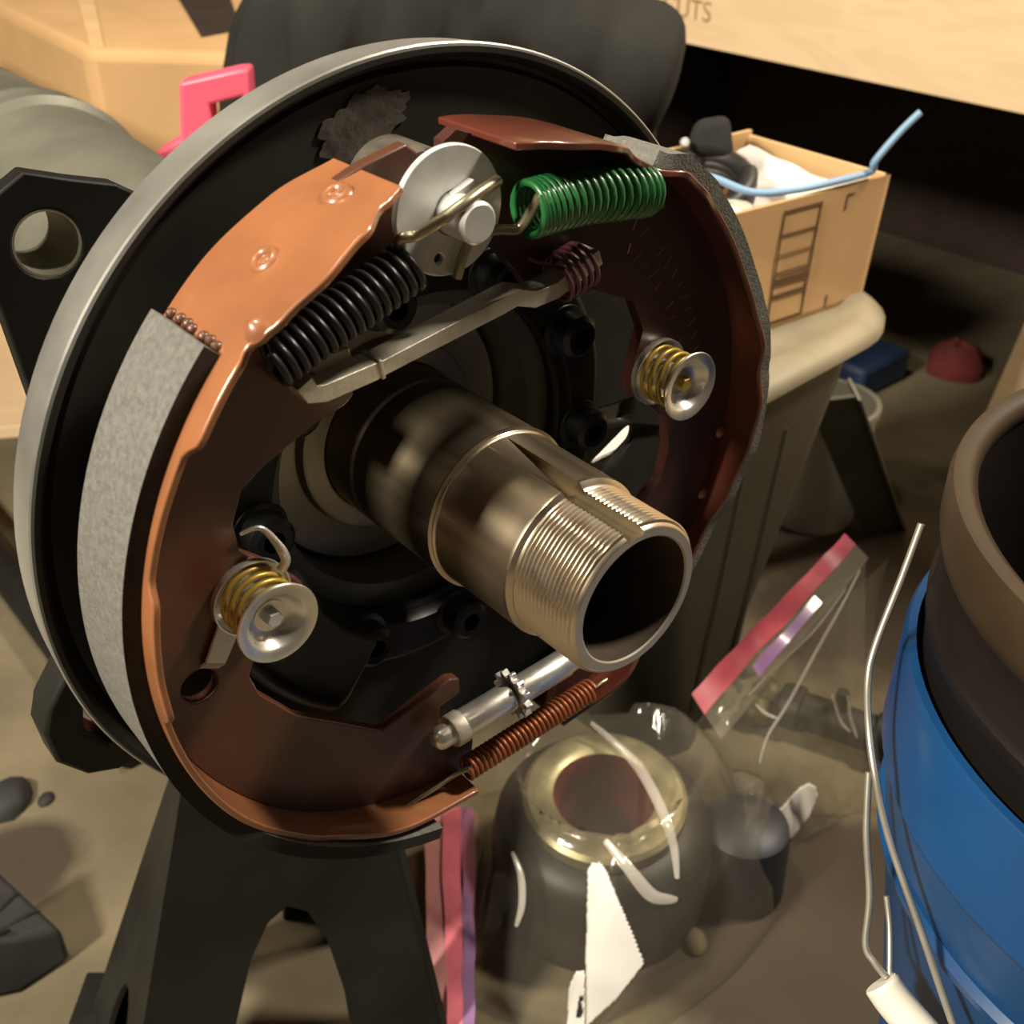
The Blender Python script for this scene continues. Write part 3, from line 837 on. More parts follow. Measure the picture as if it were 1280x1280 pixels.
# ------------------------------------------------------------------ jack stand under the axle
t = empty('jack_stand', 'dark steel jack stand with splayed legs holding up the axle', 'jack stand', (-.155, .49, 0))
FT = [Vector((-.313, .491, 0)), Vector((-.258, .372, 0)), Vector((-.036, .440, 0)), Vector((-.130, .610, 0))]
TC = Vector((-.127, .523, .33)); TP = [TC + (p - Vector((-.155, .49, 0))) * k for p, k in zip(FT, (.34, .50, .30, .30))]
for i in range(4):
    a, b = FT[i], FT[(i + 1) % 4]; A, Bt = TP[i], TP[(i + 1) % 4]
    # stamped side sheet with an arched opening between two legs
    U = lambda u, v: (a.lerp(b, u)).lerp(A.lerp(Bt, u), v)
    nrm = ((b - a).cross(A - a)).normalized() * .004
    lw = .30 if i != 0 else .30
    out = [U(0, 0), U(lw, 0)]
    for k in range(9):
        q = math.pi * k / 8; out.append(U(.5 - (.5 - lw) * math.cos(q), .0 + .0 + (.28 if i == 0 else .54) * math.sin(q) ** .6 if 0 < k < 8 else 0.0))
    out += [U(1 - lw, 0), U(1, 0), U(1, 1), U(0, 1)]
    dd = []
    for p in out:
        if not dd or (p - dd[-1]).length > 1e-5: dd.append(p)
    n = len(dd); tri = geometry.tessellate_polygon([dd])
    V = [tuple(p + nrm * 0) for p in dd] + [tuple(p - nrm) for p in dd]
    Fc = [tuple(x) for x in tri] + [tuple(j + n for j in reversed(x)) for x in tri] + [(k, k + n, (k + 1) % n + n, (k + 1) % n) for k in range(n)]
    mesh('side_sheet', (V, Fc), Mt['stand_paint'], t, smooth=30)
    # foot pad
    dirv = (FT[i] - Vector((-.155, .49, 0))).normalized(); pr = Vector((-dirv.y, dirv.x, 0))
    q = FT[i]
    bt = [q + dirv * .012 + pr * .03, q + dirv * .012 - pr * .03, q - dirv * .03 - pr * .03, q - dirv * .03 + pr * .03]
    mesh('foot', hexa(bt, [p + Vector((0, 0, .006)) for p in bt]), Mt['stand_paint'], t, bevel=.002)
mesh('ratchet_column', hexa([TC + Vector((x, y, -.12)) for x, y in ((-.018, -.018), (.018, -.018), (.018, .018), (-.018, .018))], [TC + Vector((x, y, .085)) for x, y in ((-.018, -.018), (.018, -.018), (.018, .018), (-.018, .018))]), Mt['stand_paint'], t, bevel=.002)
sd = [(-.06, .123), (-.06, .10), (-.03, .085), (.03, .085), (.06, .10), (.06, .123), (.05, .123), (.03, .110), (-.03, .110), (-.05, .123)]
Sm = Matrix.Translation(TC) @ Matrix(((MB3[0][0], 0, MB3[0][2], 0), (MB3[1][0], 0, MB3[1][2], 0), (0, 1, 0, 0), (0, 0, 0, 1)))
mesh('saddle', xf(prism(sd, -.025, .025), Sm), Mt['stand_paint'], t, bevel=.002)

# black rubber chock beside the stand
q = [Z(-60, 1262, 0), Z(25, 1245, 0), Z(92, 1198, 0), Z(10, 1150, 0)]
t = empty('wheel_chock', 'black rubber wheel chock lying on the floor beside the jack stand', 'chock', q[1])
tp = [q[0] + Vector((0, 0, .075)), q[1] + Vector((.0, .02, .045)), q[2] + Vector((0, 0, .035)), q[3] + Vector((0, 0, .08))]
mesh('wedge', hexa(q, tp), Mt['rubber'], t, bevel=.006)
for k in range(3):
    u = (k + .7) / 3.8; a = tp[0].lerp(tp[1], u).lerp(tp[3].lerp(tp[2], u), .12) - Vector((0, 0, .003)); b = tp[3].lerp(tp[2], u).lerp(tp[0].lerp(tp[1], u), .12) - Vector((0, 0, .003)); d = (tp[1] - tp[0]).normalized() * .006
    mesh('tread_rib', hexa([a - d, a + d, b + d, b - d], [p + Vector((0, 0, .006)) for p in (a - d, a + d, b + d, b - d)]), Mt['rubber'], t, bevel=.002)


pbd = [Z(-140, 370, 0), Z(14, 384, 0), Z(62, 545, 0), Z(-150, 560, 0)]
o = mesh('lit_patch_board', hexa(pbd, [p + Vector((0, 0, .019)) for p in pbd]), Mt['plywood'], None, origin=pbd[3], bevel=.002)  # pale board added where the floor is brightly lit
tag(o, 'pale board added as the lit floor patch behind the axle bracket', 'board')
q0, q1 = Z(-70, 610, .022), Z(175, 930, .022)  # dark pipe added where a shaded band crosses the floor
pp = empty('shade_band_pipe', 'dark pipe added as the shaded band on the floor under the axle', 'pipe', (q0.x, q0.y, 0))
mesh('tube', tube([q0, q0.lerp(q1, .5), q1], .021, 28), Mt['bracket_black'], pp, smooth=40)
mesh('coupling', tube([q0.lerp(q1, .93), q1 + (q1 - q0) * .004], .0255, 28), Mt['stand_paint'], pp, smooth=40)


def pebble(px, py, r, h, name, label, cat, m):
    c = Z(px, py, 0)
    rows = []
    for i in range(7):
        ph = math.pi * .5 * i / 6
        rows.append([(c.x + r * math.cos(ph) * math.cos(2 * math.pi * k / 14) * (1 + .25 * nz(k, i, px, .9)), c.y + r * 1.25 * math.cos(ph) * math.sin(2 * math.pi * k / 14) * (1 + .2 * nz(k, px, i, .7)), h * math.sin(ph)) for k in range(14)])
    v, f = grid(rows, False, True); f.append(tuple(range(14)))
    o = mesh(name, (v, f), m, None, origin=(c.x, c.y, 0)); tag(o, label, cat)


pebble(12, 1002, .020, .018, 'dirt_clod', 'large dark dirt clod on the lit concrete', 'clod', Mt['rubber'])
pebble(58, 1000, .007, .005, 'dirt_clod', 'small dark crumb of dirt beside the large clod', 'clod', Mt['rubber'])
pebble(480, 1062, .013, .014, 'dirt_clod', 'dark crumb of dirt behind the jack stand leg', 'clod', Mt['rubber'])
pebble(868, 1180, .010, .012, 'pale_pebble', 'small pale pebble on the floor below the clear bag', 'pebble', Mt['concrete'])

# ------------------------------------------------------------------ lidded tote with the open carton
E1 = Vector((.72, .694, 0)).normalized(); E2 = Vector((-E1.y, E1.x, 0))


def rrect(u0, u1, v0, v1, r, z, n=8):
    pts = []
    for cx, cy, a0 in ((u1 - r, v0 + r, -90), (u1 - r, v1 - r, 0), (u0 + r, v1 - r, 90), (u0 + r, v0 + r, 180)):
        for k in range(n + 1):
            a = math.radians(a0 + 90 * k / n); u, v = cx + r * math.cos(a), cy + r * math.sin(a)
            pts.append(E1 * u + E2 * v + Vector((0, 0, z)))
    return pts


t = empty('storage_tote', 'grey lidded plastic tub carrying the open carton', 'tub', E1 * .68 + E2 * .54)
TZ = .400
U0, U1, V0, V1 = .44, .862, .398, .64
rows = [rrect(U0 - g, U1 + g, V0 - g, V1 + g, r, z) for g, r, z in ((.004, .09, TZ - .015), (.004, .09, TZ - .008), (.0, .088, TZ - .004), (-.008, .08, TZ), (-.020, .07, TZ - .001), (-.03, .06, TZ - .007), (-.045, .05, TZ - .007))]
v, f = grid(rows, False, True); k = len(rows[0]); f.append(tuple((len(rows) - 1) * k + j for j in range(k)))
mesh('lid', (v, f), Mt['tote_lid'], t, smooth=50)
rows = []
for g, z in ((-.008, TZ - .012), (-.010, TZ - .04), (-.030, .2), (-.055, .012), (-.056, 0)):
    rows.append(rrect(U0 + .06 - g * 1.8, U1 - .045 + g * 2.2, V0 - g * .6, V1 + g, .05, z))
v, f = grid(rows, False, True); f.append(tuple((len(rows) - 1) * k + j for j in range(k)))
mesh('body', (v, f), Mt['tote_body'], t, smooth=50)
for u in (.64, .69):
    p0 = E1 * u + E2 * (V0 + .012); mesh('rib', tube([p0 + Vector((0, 0, TZ - .06)), p0 + E2 * .02 + Vector((0, 0, .06))], .006, 8), Mt['tote_body'], t)

tw_ = lambda u, v: E1 * u + E2 * v
rows = []
for i in range(15):
    r = []
    for j in range(15):
        u, v = .462 + .115 * i / 14, .405 + .10 * j / 14
        p = tw_(u, v); r.append((p.x, p.y, TZ + .0035 + .0022 * nz(u * 30, v * 30, 2.2) + .001))
    rows.append(r)
v_, f_ = grid(rows); n_ = len(v_)
v_ = v_ + [(a, b, c - .0016) for a, b, c in v_]
f_ = f_ + [tuple(reversed([k + n_ for k in q])) for q in f_]
o = mesh('added_towel', (v_, f_), Mt['paper'], None, origin=tuple(tw_(.52, .45) + Vector((0, 0, TZ))), smooth=60)  # unseen towel added to show bright through the plate slot
tag(o, 'added white paper towel on the tub lid to brighten the plate slot', 'paper towel')

# open cardboard carton on the tub
LZ = TZ - .0065
e1 = Vector((-.812, -.584, 0)); e2 = Vector((-.584, .812, 0))
CR = Vector((.300, .905, 0)); BL, BD, BH = .225, .150, .106
t = empty('open_carton', 'small open cardboard carton of scrap on grey tub', 'box', CR + e1 * BL / 2 + e2 * BD / 2 + Vector((0, 0, LZ)))
th = .004
cb = lambda u, v, z: CR + e1 * u + e2 * v + Vector((0, 0, LZ + z))
lean = .004
fpn = mesh('front_panel', hexa([cb(0, 0, 0), cb(BL, 0, 0), cb(BL, th, 0), cb(0, th, 0)], [cb(-lean, -lean, BH), cb(BL, 0, BH), cb(BL, th, BH), cb(-lean, th - lean, BH)]), Mt['cardboard'], t)
mesh('back_panel', hexa([cb(0, BD - th, 0), cb(BL, BD - th, 0), cb(BL, BD, 0), cb(0, BD, 0)], [cb(0, BD - th, BH + .004), cb(BL, BD - th, BH), cb(BL, BD, BH), cb(0, BD, BH + .004)]), Mt['cardboard_inside'], t)
mesh('side_panel', hexa([cb(0, 0, 0), cb(0, BD, 0), cb(th, BD, 0), cb(th, 0, 0)], [cb(-lean, -lean, BH), cb(-.0, BD, BH), cb(th, BD, BH), cb(th - lean, -lean, BH)]), Mt['cardboard_inside'], t)
mesh('side_panel', hexa([cb(BL - th, 0, 0), cb(BL - th, BD, 0), cb(BL, BD, 0), cb(BL, 0, 0)], [cb(BL - th, 0, BH), cb(BL - th, BD, BH), cb(BL, BD, BH), cb(BL, 0, BH)]), Mt['cardboard_inside'], t)
mesh('bottom_panel', hexa([cb(0, 0, 0), cb(BL, 0, 0), cb(BL, BD, 0), cb(0, BD, 0)], [cb(0, 0, th), cb(BL, 0, th), cb(BL, BD, th), cb(0, BD, th)]), Mt['cardboard_inside'], t)
# printed frame with bars (flat print laid on the front panel)
pr = []


def printed(u0, u1, z0, z1):
    off = -.0006
    def fp(u, z): return cb(u - lean * (z / BH) * (1 - u / BL), off - lean * (z / BH) * (1 - u / BL), z)
    a, b, c, d = fp(u0, z0), fp(u1, z0), fp(u1, z1), fp(u0, z1)
    return hexa([a, b, b + e2 * .0005, a + e2 * .0005], [d, c, c + e2 * .0005, d + e2 * .0005])


ua, ub = .077, .117
for z0, z1 in ((.005, .0066), (.026, .0295), (.037, .043), (.047, .0485), (.062, .0630), (.078, .0795), (.096, .0985)):
    pr.append(printed(ua, ub, z0, z1))
pr += [printed(ua - .0007, ua + .0010, .005, .0985), printed(ub - .0010, ub + .0007, .005, .0985)]
pr += [printed(.047, .0485, .086, .099), printed(.040, .048, .0975, .099), printed(.047, .0485, .003, .014)]
mesh('printed_mark', join(*pr), Mt['print_brown'], fpn, smooth=0)

# things in the carton
c = cb(.120, .092, 0); rows = []
t = empty('tube_coil', 'coil of dark rubber hose inside the open carton', 'hose', c + Vector((0, 0, .06)))
pts = [c + Vector((.043 * math.cos(a), .040 * math.sin(a), .080 + .006 * (a / 6.28) + .016 * math.cos(a - 1.0))) for a in [2 * math.pi * 3 * k / 120 for k in range(121)]]
mesh('hose', tube(pts, .0075, 10), Mt['plastic_dark'], t, smooth=60)
p = cb(.04, .075, .0)


def sheet(corners, n, amp, sd):
    a, b, c_, d = [Vector(q) for q in corners]; rows = []
    for i in range(n + 1):
        r = []
        for j in range(n + 1):
            u, v = i / n, j / n; q = a.lerp(b, u).lerp(d.lerp(c_, u), v)
            r.append(q + Vector((nz(u * 3, v * 3, sd), nz(u * 3, v * 3, sd + 5), nz(u * 3, v * 3, sd + 9))) * amp)
        rows.append(r)
    vf = grid(rows)
    n_ = len(vf[0])
    up = (b - a).cross(d - a).normalized() * .0006
    V = vf[0] + [tuple(Vector(q) - up) for q in vf[0]]
    Fc = vf[1] + [tuple(reversed([k + n_ for k in q])) for q in vf[1]]
    return V, Fc


o = mesh('crumpled_paper', sheet([cb(.008, .012, .086), cb(.050, .02, .066), cb(.068, .135, .080), cb(.01, .138, .100)], 14, .008, 3), Mt['paper'], None, origin=cb(.04, .07, .08), smooth=60)
tag(o, 'crumpled white paper filling corner of the open carton', 'paper')
o = mesh('paper_strip', sheet([cb(.004 + th, .006, .1035), cb(.075, .006, .099), cb(.075, .020, .092), cb(.006 + th, .026, .095)], 8, .002, 11), Mt['paper'], None, origin=cb(.04, .015, .1), smooth=60)
tag(o, 'white paper strip along the front lip of the open carton', 'paper')
o = mesh('folded_receipt', sheet([cb(.135, .02, .095), cb(.165, .012, .07), cb(.172, .03, .072), cb(.145, .045, .106)], 8, .004, 21), Mt['paper'], None, origin=cb(.15, .03, .09), smooth=60)
tag(o, 'folded white slip standing beside grey can in the open carton', 'paper')
cc = cb(.128, .045, 0)
o = mesh('grey_can', lathe([(0, LZ + .006), (.020, LZ + .006), (.022, LZ + .010), (.022, LZ + .086), (.019, LZ + .093), (.008, LZ + .096), (0, LZ + .096)], (cc.x, cc.y), 32, False), Mt['plastic_grey'], None, origin=(cc.x, cc.y, LZ + .006))
tag(o, 'short grey can with rounded top in the open carton', 'can')
cw = bez([cb(.165, .075, .100), cb(.160, .062, .118), cb(.148, .045, .118), cb(.130, .020, .110), cb(.100, .004, .1105), cb(.06, -.002, .1115), cb(.022, -.003, .1125), Vector(Y(1095, 200, .885)), Vector(Y(1125, 165, .885)), Vector(Y(1151, 140, .885))], 12)
o = mesh('blue_cable', tube(cw, .0030, 10), Mt['blue_cable'], None, origin=cw[0], smooth=60)
tag(o, 'pale blue cable looping out over the open carton corner', 'cable')
# black power tool head resting in the carton's back corner
q = cb(.150, .100, .0)
t = empty('power_tool', 'black power tool head poking out of the open carton', 'tool', q + Vector((0, 0, .05)))
bl = [Vector(Y(858, 190, 0.93)), Vector(Y(918, 200, 0.93)), Vector(Y(918, 200, 1.00)), Vector(Y(858, 190, 1.00))]
tl = [Vector(Y(868, 150, 0.94)), Vector(Y(912, 143, 0.94)), Vector(Y(912, 143, 0.99)), Vector(Y(868, 150, 0.99))]
mesh('housing', hexa(bl, tl), Mt['jacket'], t, bevel=.008, bseg=3)
gb = [p + Vector((.0, 0, -.05)) for p in bl]
mesh('grip', hexa([bl[0].lerp(bl[1], .25) + Vector((0, .012, -.045)), bl[0].lerp(bl[1], .75) + Vector((0, .012, -.045)), bl[3].lerp(bl[2], .75) + Vector((0, -.012, -.045)), bl[3].lerp(bl[2], .25) + Vector((0, -.012, -.045))],
                  [bl[0].lerp(bl[1], .2) + Vector((0, .01, .004)), bl[0].lerp(bl[1], .8) + Vector((0, .01, .004)), bl[3].lerp(bl[2], .8) + Vector((0, -.01, .004)), bl[3].lerp(bl[2], .2) + Vector((0, -.01, .004))]), Mt['plastic_dark'], t, bevel=.005)
s0 = Vector(Y(856, 178, .928))
mesh('button', xf(lathe([(0, .004), (.003, .0035), (.004, 0), (0, 0)], (0, 0), 14, False), Matrix.Translation(s0) @ Matrix.Rotation(math.radians(75), 4, 'X')), Mt['zinc'], t)

# ------------------------------------------------------------------ plywood bench
PA, PB = Z(860, 55, .462), Z(1280, 143, .462)
pd = (PB - PA).normalized(); pn = Vector((pd.y, -pd.x, 0))      # pn points back, away from the viewer
if pn.y < 0: pn = -pn
FRM = Matrix((( pd.x, pn.x, 0, PA.x), (pd.y, pn.y, 0, PA.y), (0, 0, 1, 0), (0, 0, 0, 1)))
t = empty('plywood_bench', 'pale plywood workbench with a dark open bay underneath', 'workbench', (0, 0, 0), FRM)
apr = mesh('apron_board', box((-.55, 0, .462), (1.1, .019, .98)), Mt['plywood'], t, FRM, bevel=.001)
s0 = .529
mesh('side_board', hexa([(s0 - .012, 0, 0), (1.1, 0, 0), (1.1, .019, 0), (s0 - .012, .019, 0)], [(s0 + .055, 0, .462), (1.1, 0, .462), (1.1, .019, .462), (s0 + .055, .019, .462)]), Mt['plywood'], t, FRM, bevel=.001)
mesh('back_board', box((-.55, .75, 0), (1.1, .769, .98)), Mt['tape_and_shade_black'], t, FRM)  # black colour stands for the shade inside the open bay
mesh('end_board', box((-.57, 0, 0), (-.55, .769, .98)), Mt['tape_and_shade_black'], t, FRM)  # coloured black as well, painting in the bay's shade
mesh('end_board', box((1.1, 0, 0), (1.12, .769, .98)), Mt['plywood'], t, FRM)
mesh('top_board', box((-.57, -.01, .98), (1.12, .769, 1.0)), Mt['plywood'], t, FRM, bevel=.001)
# faded stencil on the apron
tx = bpy.data.curves.new('stencil', 'FONT'); tx.body = 'CUTS'; tx.size = .036; tx.extrude = .0002; tx.materials.append(Mt['print_brown'])
txo = bpy.data.objects.new('stencil_tmp', tx); sc.collection.objects.link(txo)
bpy.context.view_layer.update(); dg = bpy.context.evaluated_depsgraph_get()
tm = bpy.data.meshes.new_from_object(txo.evaluated_get(dg)); bpy.data.objects.remove(txo)
vs = [tuple(v.co) for v in tm.vertices]; fs = [tuple(p.vertices) for p in tm.polygons]
SM = Matrix.Translation(Vector((-.052, -.0006, .494))) @ Matrix.Rotation(math.radians(90), 4, 'X')
mat('stencil_ink', (0.34, 0.20, 0.08), 0.8, var=0.3, vscale=60)
mesh('stencil_lettering', xf((vs, fs), SM), Mt['stencil_ink'], apr, FRM, smooth=0)

# things in the dark bay
def bay(u, v, z): return FRM @ Vector((u, v, z))
o = mesh('crate', box((.19, .10, 0), (.30, .22, .05)), Mt['navy'], None, FRM, origin=(.245, .16, 0), bevel=.008)
tag(o, 'dark navy plastic crate in the shadow under plywood bench', 'crate')
rows = []
rc = Vector((.33, .30))
for i in range(9):
    ph = math.pi / 2 * i / 8
    rows.append([(rc.x + .045 * math.cos(ph) * math.cos(2 * math.pi * k / 20) * (1 + .25 * nz(k, i, 4, .6)), rc.y + .04 * math.cos(ph) * math.sin(2 * math.pi * k / 20) * (1 + .2 * nz(i, k, 8, .6)), .050 * math.sin(ph) * (1 + .3 * nz(k, i, 12, .5))) for k in range(20)])
v, f = grid(rows, False, True); f.append(tuple(range(20)))
o = mesh('shop_rag', (v, f), Mt['red_cloth'], None, FRM, origin=(rc.x, rc.y, 0), smooth=70)
tag(o, 'crumpled dark red shop rag in the shadow under plywood bench', 'rag')

# ------------------------------------------------------------------ green leg and grey panel behind the tub
g0, g1 = Z(1104, 664, 0), Y(1040, 500, .98)
t = empty('angle_bar', 'dark green angle steel bar leaning behind grey tub', 'steel bar', g0)
d = (g1 - g0).normalized(); sx = Vector((1, .25, 0)).normalized(); sy = d.cross(sx).normalized()
a = sx * .026; b = sy * .005
mesh('flange', hexa([g0 - a, g0 + a, g0 + a + b, g0 - a + b], [g1 - a, g1 + a, g1 + a + b, g1 - a + b]), Mt['green_steel'], t, bevel=.001)
mesh('edge_flange', hexa([g0 + a - b, g0 + a * 1.18 - b, g0 + a * 1.18 + b * 5, g0 + a + b * 5], [g1 + a - b, g1 + a * 1.18 - b, g1 + a * 1.18 + b * 5, g1 + a + b * 5]), Mt['axle_grey'], t, bevel=.001)
cx = Z(1045, 700, 0)
o = mesh('plastic_pail', lathe([(0, .0), (.050, 0), (.053, .006), (.058, .150), (.061, .150), (.061, .158), (.055, .158), (.050, .01), (0, .01)], (cx.x - .01, cx.y + .10), 40, False), Mt['plastic_grey'], None, origin=(cx.x - .01, cx.y + .10, 0), smooth=40)
tag(o, 'pale grey plastic pail standing behind the grey tub', 'pail')

# ------------------------------------------------------------------ black jacket heaped behind the brake
t = empty('black_jacket', 'dark jacket hanging in heavy folds behind the brake plate', 'jacket', (-.04, 1.18, 0))


def heap(cx, cy, rx, ry, z0, z1, topr, sd, fold=.055, n=128, m=48, lob=12):
    rows = []
    for i in range(m + 1):
        u = i / m
        if u < .8: z = z0 + (z1 - z0) * (u / .8) * .86; s = 1.0 - .10 * (u / .8)
        else:
            q = (u - .8) / .2 * math.pi / 2; z = z0 + (z1 - z0) * (.86 + .14 * math.sin(q)); s = .90 * max(.02, math.cos(q) ** .8)
        r = []
        for k in range(n):
            a = 2 * math.pi * k / n
            fd = fold * (math.sin(lob * a + 2.0 * math.sin(u * 3 + sd) + 3 * nz(math.cos(a), math.sin(a), u * 2 + sd, 1.3)) * .5 + nz(math.cos(a) * 2, math.sin(a) * 2, u * 2.5 + sd, 1.4))
            R = s * (1 + fd * (1 if u < .7 else max(.12, 1 - (u - .7) * 3.2)) / rx)
            r.append((cx + rx * R * math.cos(a), cy + ry * R * math.sin(a), z + .02 * nz(math.cos(a), math.sin(a), u * 4, 1.5) * (u > .1)))
        rows.append(r)
    v, f = grid(rows, False, True); f.append(tuple(range(n))); f.append(tuple(m * n + k for k in range(n)))
    return v, f


mesh('body', heap(-.073, 1.135, .196, .115, 0, .66, .1, 2.0), Mt['jacket'], t, smooth=70)
sl = [Vector(Y(610, 20, 1.08)), Vector(Y(690, 52, 1.07)), Vector(Y(765, 82, 1.065)), Vector(Y(842, 108, 1.06))]
pts = bez(sl, 10); rr = [.060 + .004 * math.sin(k * .6) for k in range(len(pts))]
rr[-1] = .020; rr[-2] = .040; rr[-3] = .051; rr[-4] = .057
mesh('sleeve', tube(pts, rr, 28), Mt['jacket'], t, smooth=70)

# ------------------------------------------------------------------ big cardboard carton, upper left
K = [Z(0, 10, .52), Z(105, 62, .52), Z(310, 68, .52)]
bb = [K[1] + (K[0] - K[1]) * 1.8, K[1], K[2] + (K[2] - K[1]) * .12, K[2] + (K[2] - K[1]) * .15 + Vector((.02, .45, 0)), K[0] + Vector((.05, .5, 0))]
t = empty('cardboard_carton', 'large brown cardboard carton with black tape strip behind the axle', 'box', (K[1].x, K[1].y, 0))
v = [(p.x, p.y, 0) for p in bb] + [(p.x, p.y, .52) for p in bb]; n = len(bb)
f = [tuple(range(n))[::-1], tuple(range(n, 2 * n))] + [(k, (k + 1) % n, (k + 1) % n + n, k + n) for k in range(n)]
shl = mesh('shell', (v, f), Mt['cardboard'], t, bevel=.012, bseg=3)


def strip(pix, z, h, m, name, par):
    p = [Z(a, b, z) for a, b in pix]
    mesh(name, hexa(p, [q + Vector((0, 0, h)) for q in p]), m, par)


strip([(252, 47), (301, 38), (275, -40), (200, -40)], .5202, .0012, Mt['tape_and_shade_black'], 'tape_strip', shl)
strip([(112, 58), (130, 58), (112, -30), (90, -30)], .5202, .0010, Mt['tape_pale'], 'tape_strip', shl)

# pink plastic handle in front of the carton
def pk(px, py, yy=0.985): return Y(px, py, yy)
outl = [(230, 97), (300, 81), (316, 80), (324, 190), (195, 195), (206, 180), (232, 166)]
hol = [(270, 124), (309, 113), (311, 140), (286, 158), (272, 148)]
pf = [pk(*q) for q in outl]; hf = [pk(*q) for q in hol]
p3 = [(q.x, q.z) for q in pf]; h3 = [(q.x, q.z) for q in hf]
PKM = Matrix(((1, 0, 0, 0), (0, 0, 1, 0), (0, 1, 0, 0), (0, 0, 0, 1)))
t = empty('pink_stool', 'bright pink plastic step stool in front of the brown carton', 'stool', (pf[4].x, 0.98, 0))
mesh('end_frame', xf(prism(p3, 0.965, 0.990, [h3]), PKM), Mt['pink'], t, bevel=.006, bseg=3)
zlo = min(q.z for q in pf)
mesh('leg', hexa([Vector((pf[4].x - .02, 0.965, 0)), Vector((pf[4].x + .04, 0.965, 0)), Vector((pf[4].x + .04, 0.990, 0)), Vector((pf[4].x - .02, 0.990, 0))],
                 [Vector((pf[4].x, 0.965, zlo + .005)), Vector((pf[4].x + .045, 0.965, zlo + .005)), Vector((pf[4].x + .045, 0.990, zlo + .005)), Vector((pf[4].x, 0.990, zlo + .005))]), Mt['pink'], t, bevel=.004)
mesh('leg', hexa([Vector((pf[3].x - .03, 0.965, 0)), Vector((pf[3].x + .03, 0.965, 0)), Vector((pf[3].x + .03, 0.990, 0)), Vector((pf[3].x - .03, 0.990, 0))],
                 [Vector((pf[3].x - .045, 0.965, zlo + .01)), Vector((pf[3].x, 0.965, zlo + .01)), Vector((pf[3].x, 0.990, zlo + .01)), Vector((pf[3].x - .045, 0.990, zlo + .01))]), Mt['pink'], t, bevel=.004)

# ------------------------------------------------------------------ nested buckets
bc = (.318, .334)
t = empty('blue_bucket', 'scuffed blue plastic bucket holding a black pail', 'bucket', (bc[0], bc[1], 0))
mesh('wall', lathe([(0, 0), (.098, 0), (.101, .006), (.118, .20), (.134, .30), (.1505, .395), (.1515, .40), (.1535, .402), (.1535, .452), (.1520, .456), (.1485, .456), (.1475, .40), (.130, .30), (.114, .2), (.097, .012), (0, .012)], bc, 96, False), Mt['blue_plastic'], t, smooth=40)
mesh('hoop', lathe([(.142, .352), (.1475, .354), (.1480, .358), (.143, .362)], bc, 96), Mt['blue_plastic'], t, smooth=50)
t = empty('black_pail', 'black plastic pail with worn brown lip nested in blue bucket', 'pail', (bc[0], bc[1], .25))
mesh('wall', lathe([(0, .26), (.120, .26), (.122, .262), (.1455, .455), (.1462, .47), (.1480, .472), (.1485, .478), (.1462, .481), (.1455, .505), (.1450, .528), (.1400, .530), (.118, .268), (0, .268)], bc, 96, False), Mt['black_plastic'], t, smooth=40)
mesh('lip', lathe([(.1448, .506), (.1490, .508), (.1508, .515), (.1510, .530), (.1495, .5355), (.1440, .5355), (.1395, .532), (.1395, .526), (.1440, .522)], bc, 96), Mt['black_plastic_lip'], t, smooth=60)
# bails hanging on the near side
def yb(px, py, dz): return CAMP + ray(px, py) * dz
w1 = bez([yb(1152, 655, 0.460), yb(1128, 720, 0.465), yb(1095, 805, 0.470), yb(1085, 850, 0.470), yb(1086, 910, 0.470), yb(1094, 970, 0.465), yb(1112, 1050, 0.465), yb(1150, 1160, 0.460), yb(1192, 1282, 0.455), yb(1235, 1400, 0.445)], 10)
o = mesh('wire_bail', tube(w1, .0016, 10), Mt['bail_wire'], None, origin=w1[0], smooth=60)
tag(o, 'long bent wire bail hanging loose down the blue bucket side', 'wire handle')
w2 = bez([yb(1086, 965, 0.485), yb(1083, 1040, 0.485), yb(1087, 1120, 0.485), yb(1082, 1180, 0.485), yb(1093, 1203, 0.483), yb(1108, 1222, 0.481)], 10)
t = empty('grip_bail', 'wire bail with white plastic grip beside the blue bucket', 'wire handle', w2[0])
mesh('wire', tube(w2, .0016, 10), Mt['bail_wire'], t, smooth=60)
gp = [yb(1101, 1228, 0.482), yb(1120, 1255, 0.479), yb(1160, 1300, 0.473)]
mesh('grip', tube(bez(gp, 6), [.0074] + [.0080] * 11 + [.0074], 20), Mt['white_plastic'], t, smooth=40)
w3 = bez([yb(1112, 1222, 0.482), yb(1112, 1160, 0.487), yb(1108, 1120, 0.489)], 8)
mesh('wire_return', tube(w3, .0013, 10), Mt['bail_wire'], t, smooth=60)

# ------------------------------------------------------------------ wheel hub in a clear zip bag
hc = Z(755, 985, .110)
HT = Matrix.Translation(Vector((hc.x, hc.y, 0))) @ Matrix.Rotation(math.radians(4), 4, 'X')
t = empty('wheel_hub', 'greasy steel wheel hub with red bore sealed in clear zip bag', 'wheel hub', (hc.x, hc.y, 0))
mesh('flange', xf(lathe([(.040, .112), (.046, .115), (.060, .114), (.0635, .111), (.0635, .101), (.060, .099), (.040, .099)], (0, 0), 64), HT), Mt['hub_steel'], t, smooth=35)
mesh('body', xf(lathe([(.041, .100), (.062, .100), (.076, .094), (.084, .084), (.088, .060), (.088, .004), (.084, .001), (.041, .001)], (0, 0), 64), HT), Mt['hub_dark'], t, smooth=35)
mesh('bore', xf(lathe([(.0405, .1115), (.0395, .112), (.036, .104), (.034, .06), (.034, .002), (.0405, .002)], (0, 0), 64), HT), Mt['hub_bore'], t, smooth=35)
cc = Z(920, 1105, 0)
o = mesh('bearing_cap', lathe([(0, .001), (.036, .001), (.038, .004), (.036, .060), (.034, .072), (.026, .078), (0, .080)], (cc.x, cc.y), 40, False), Mt['cap_black'], None, origin=(cc.x, cc.y, 0), smooth=40)
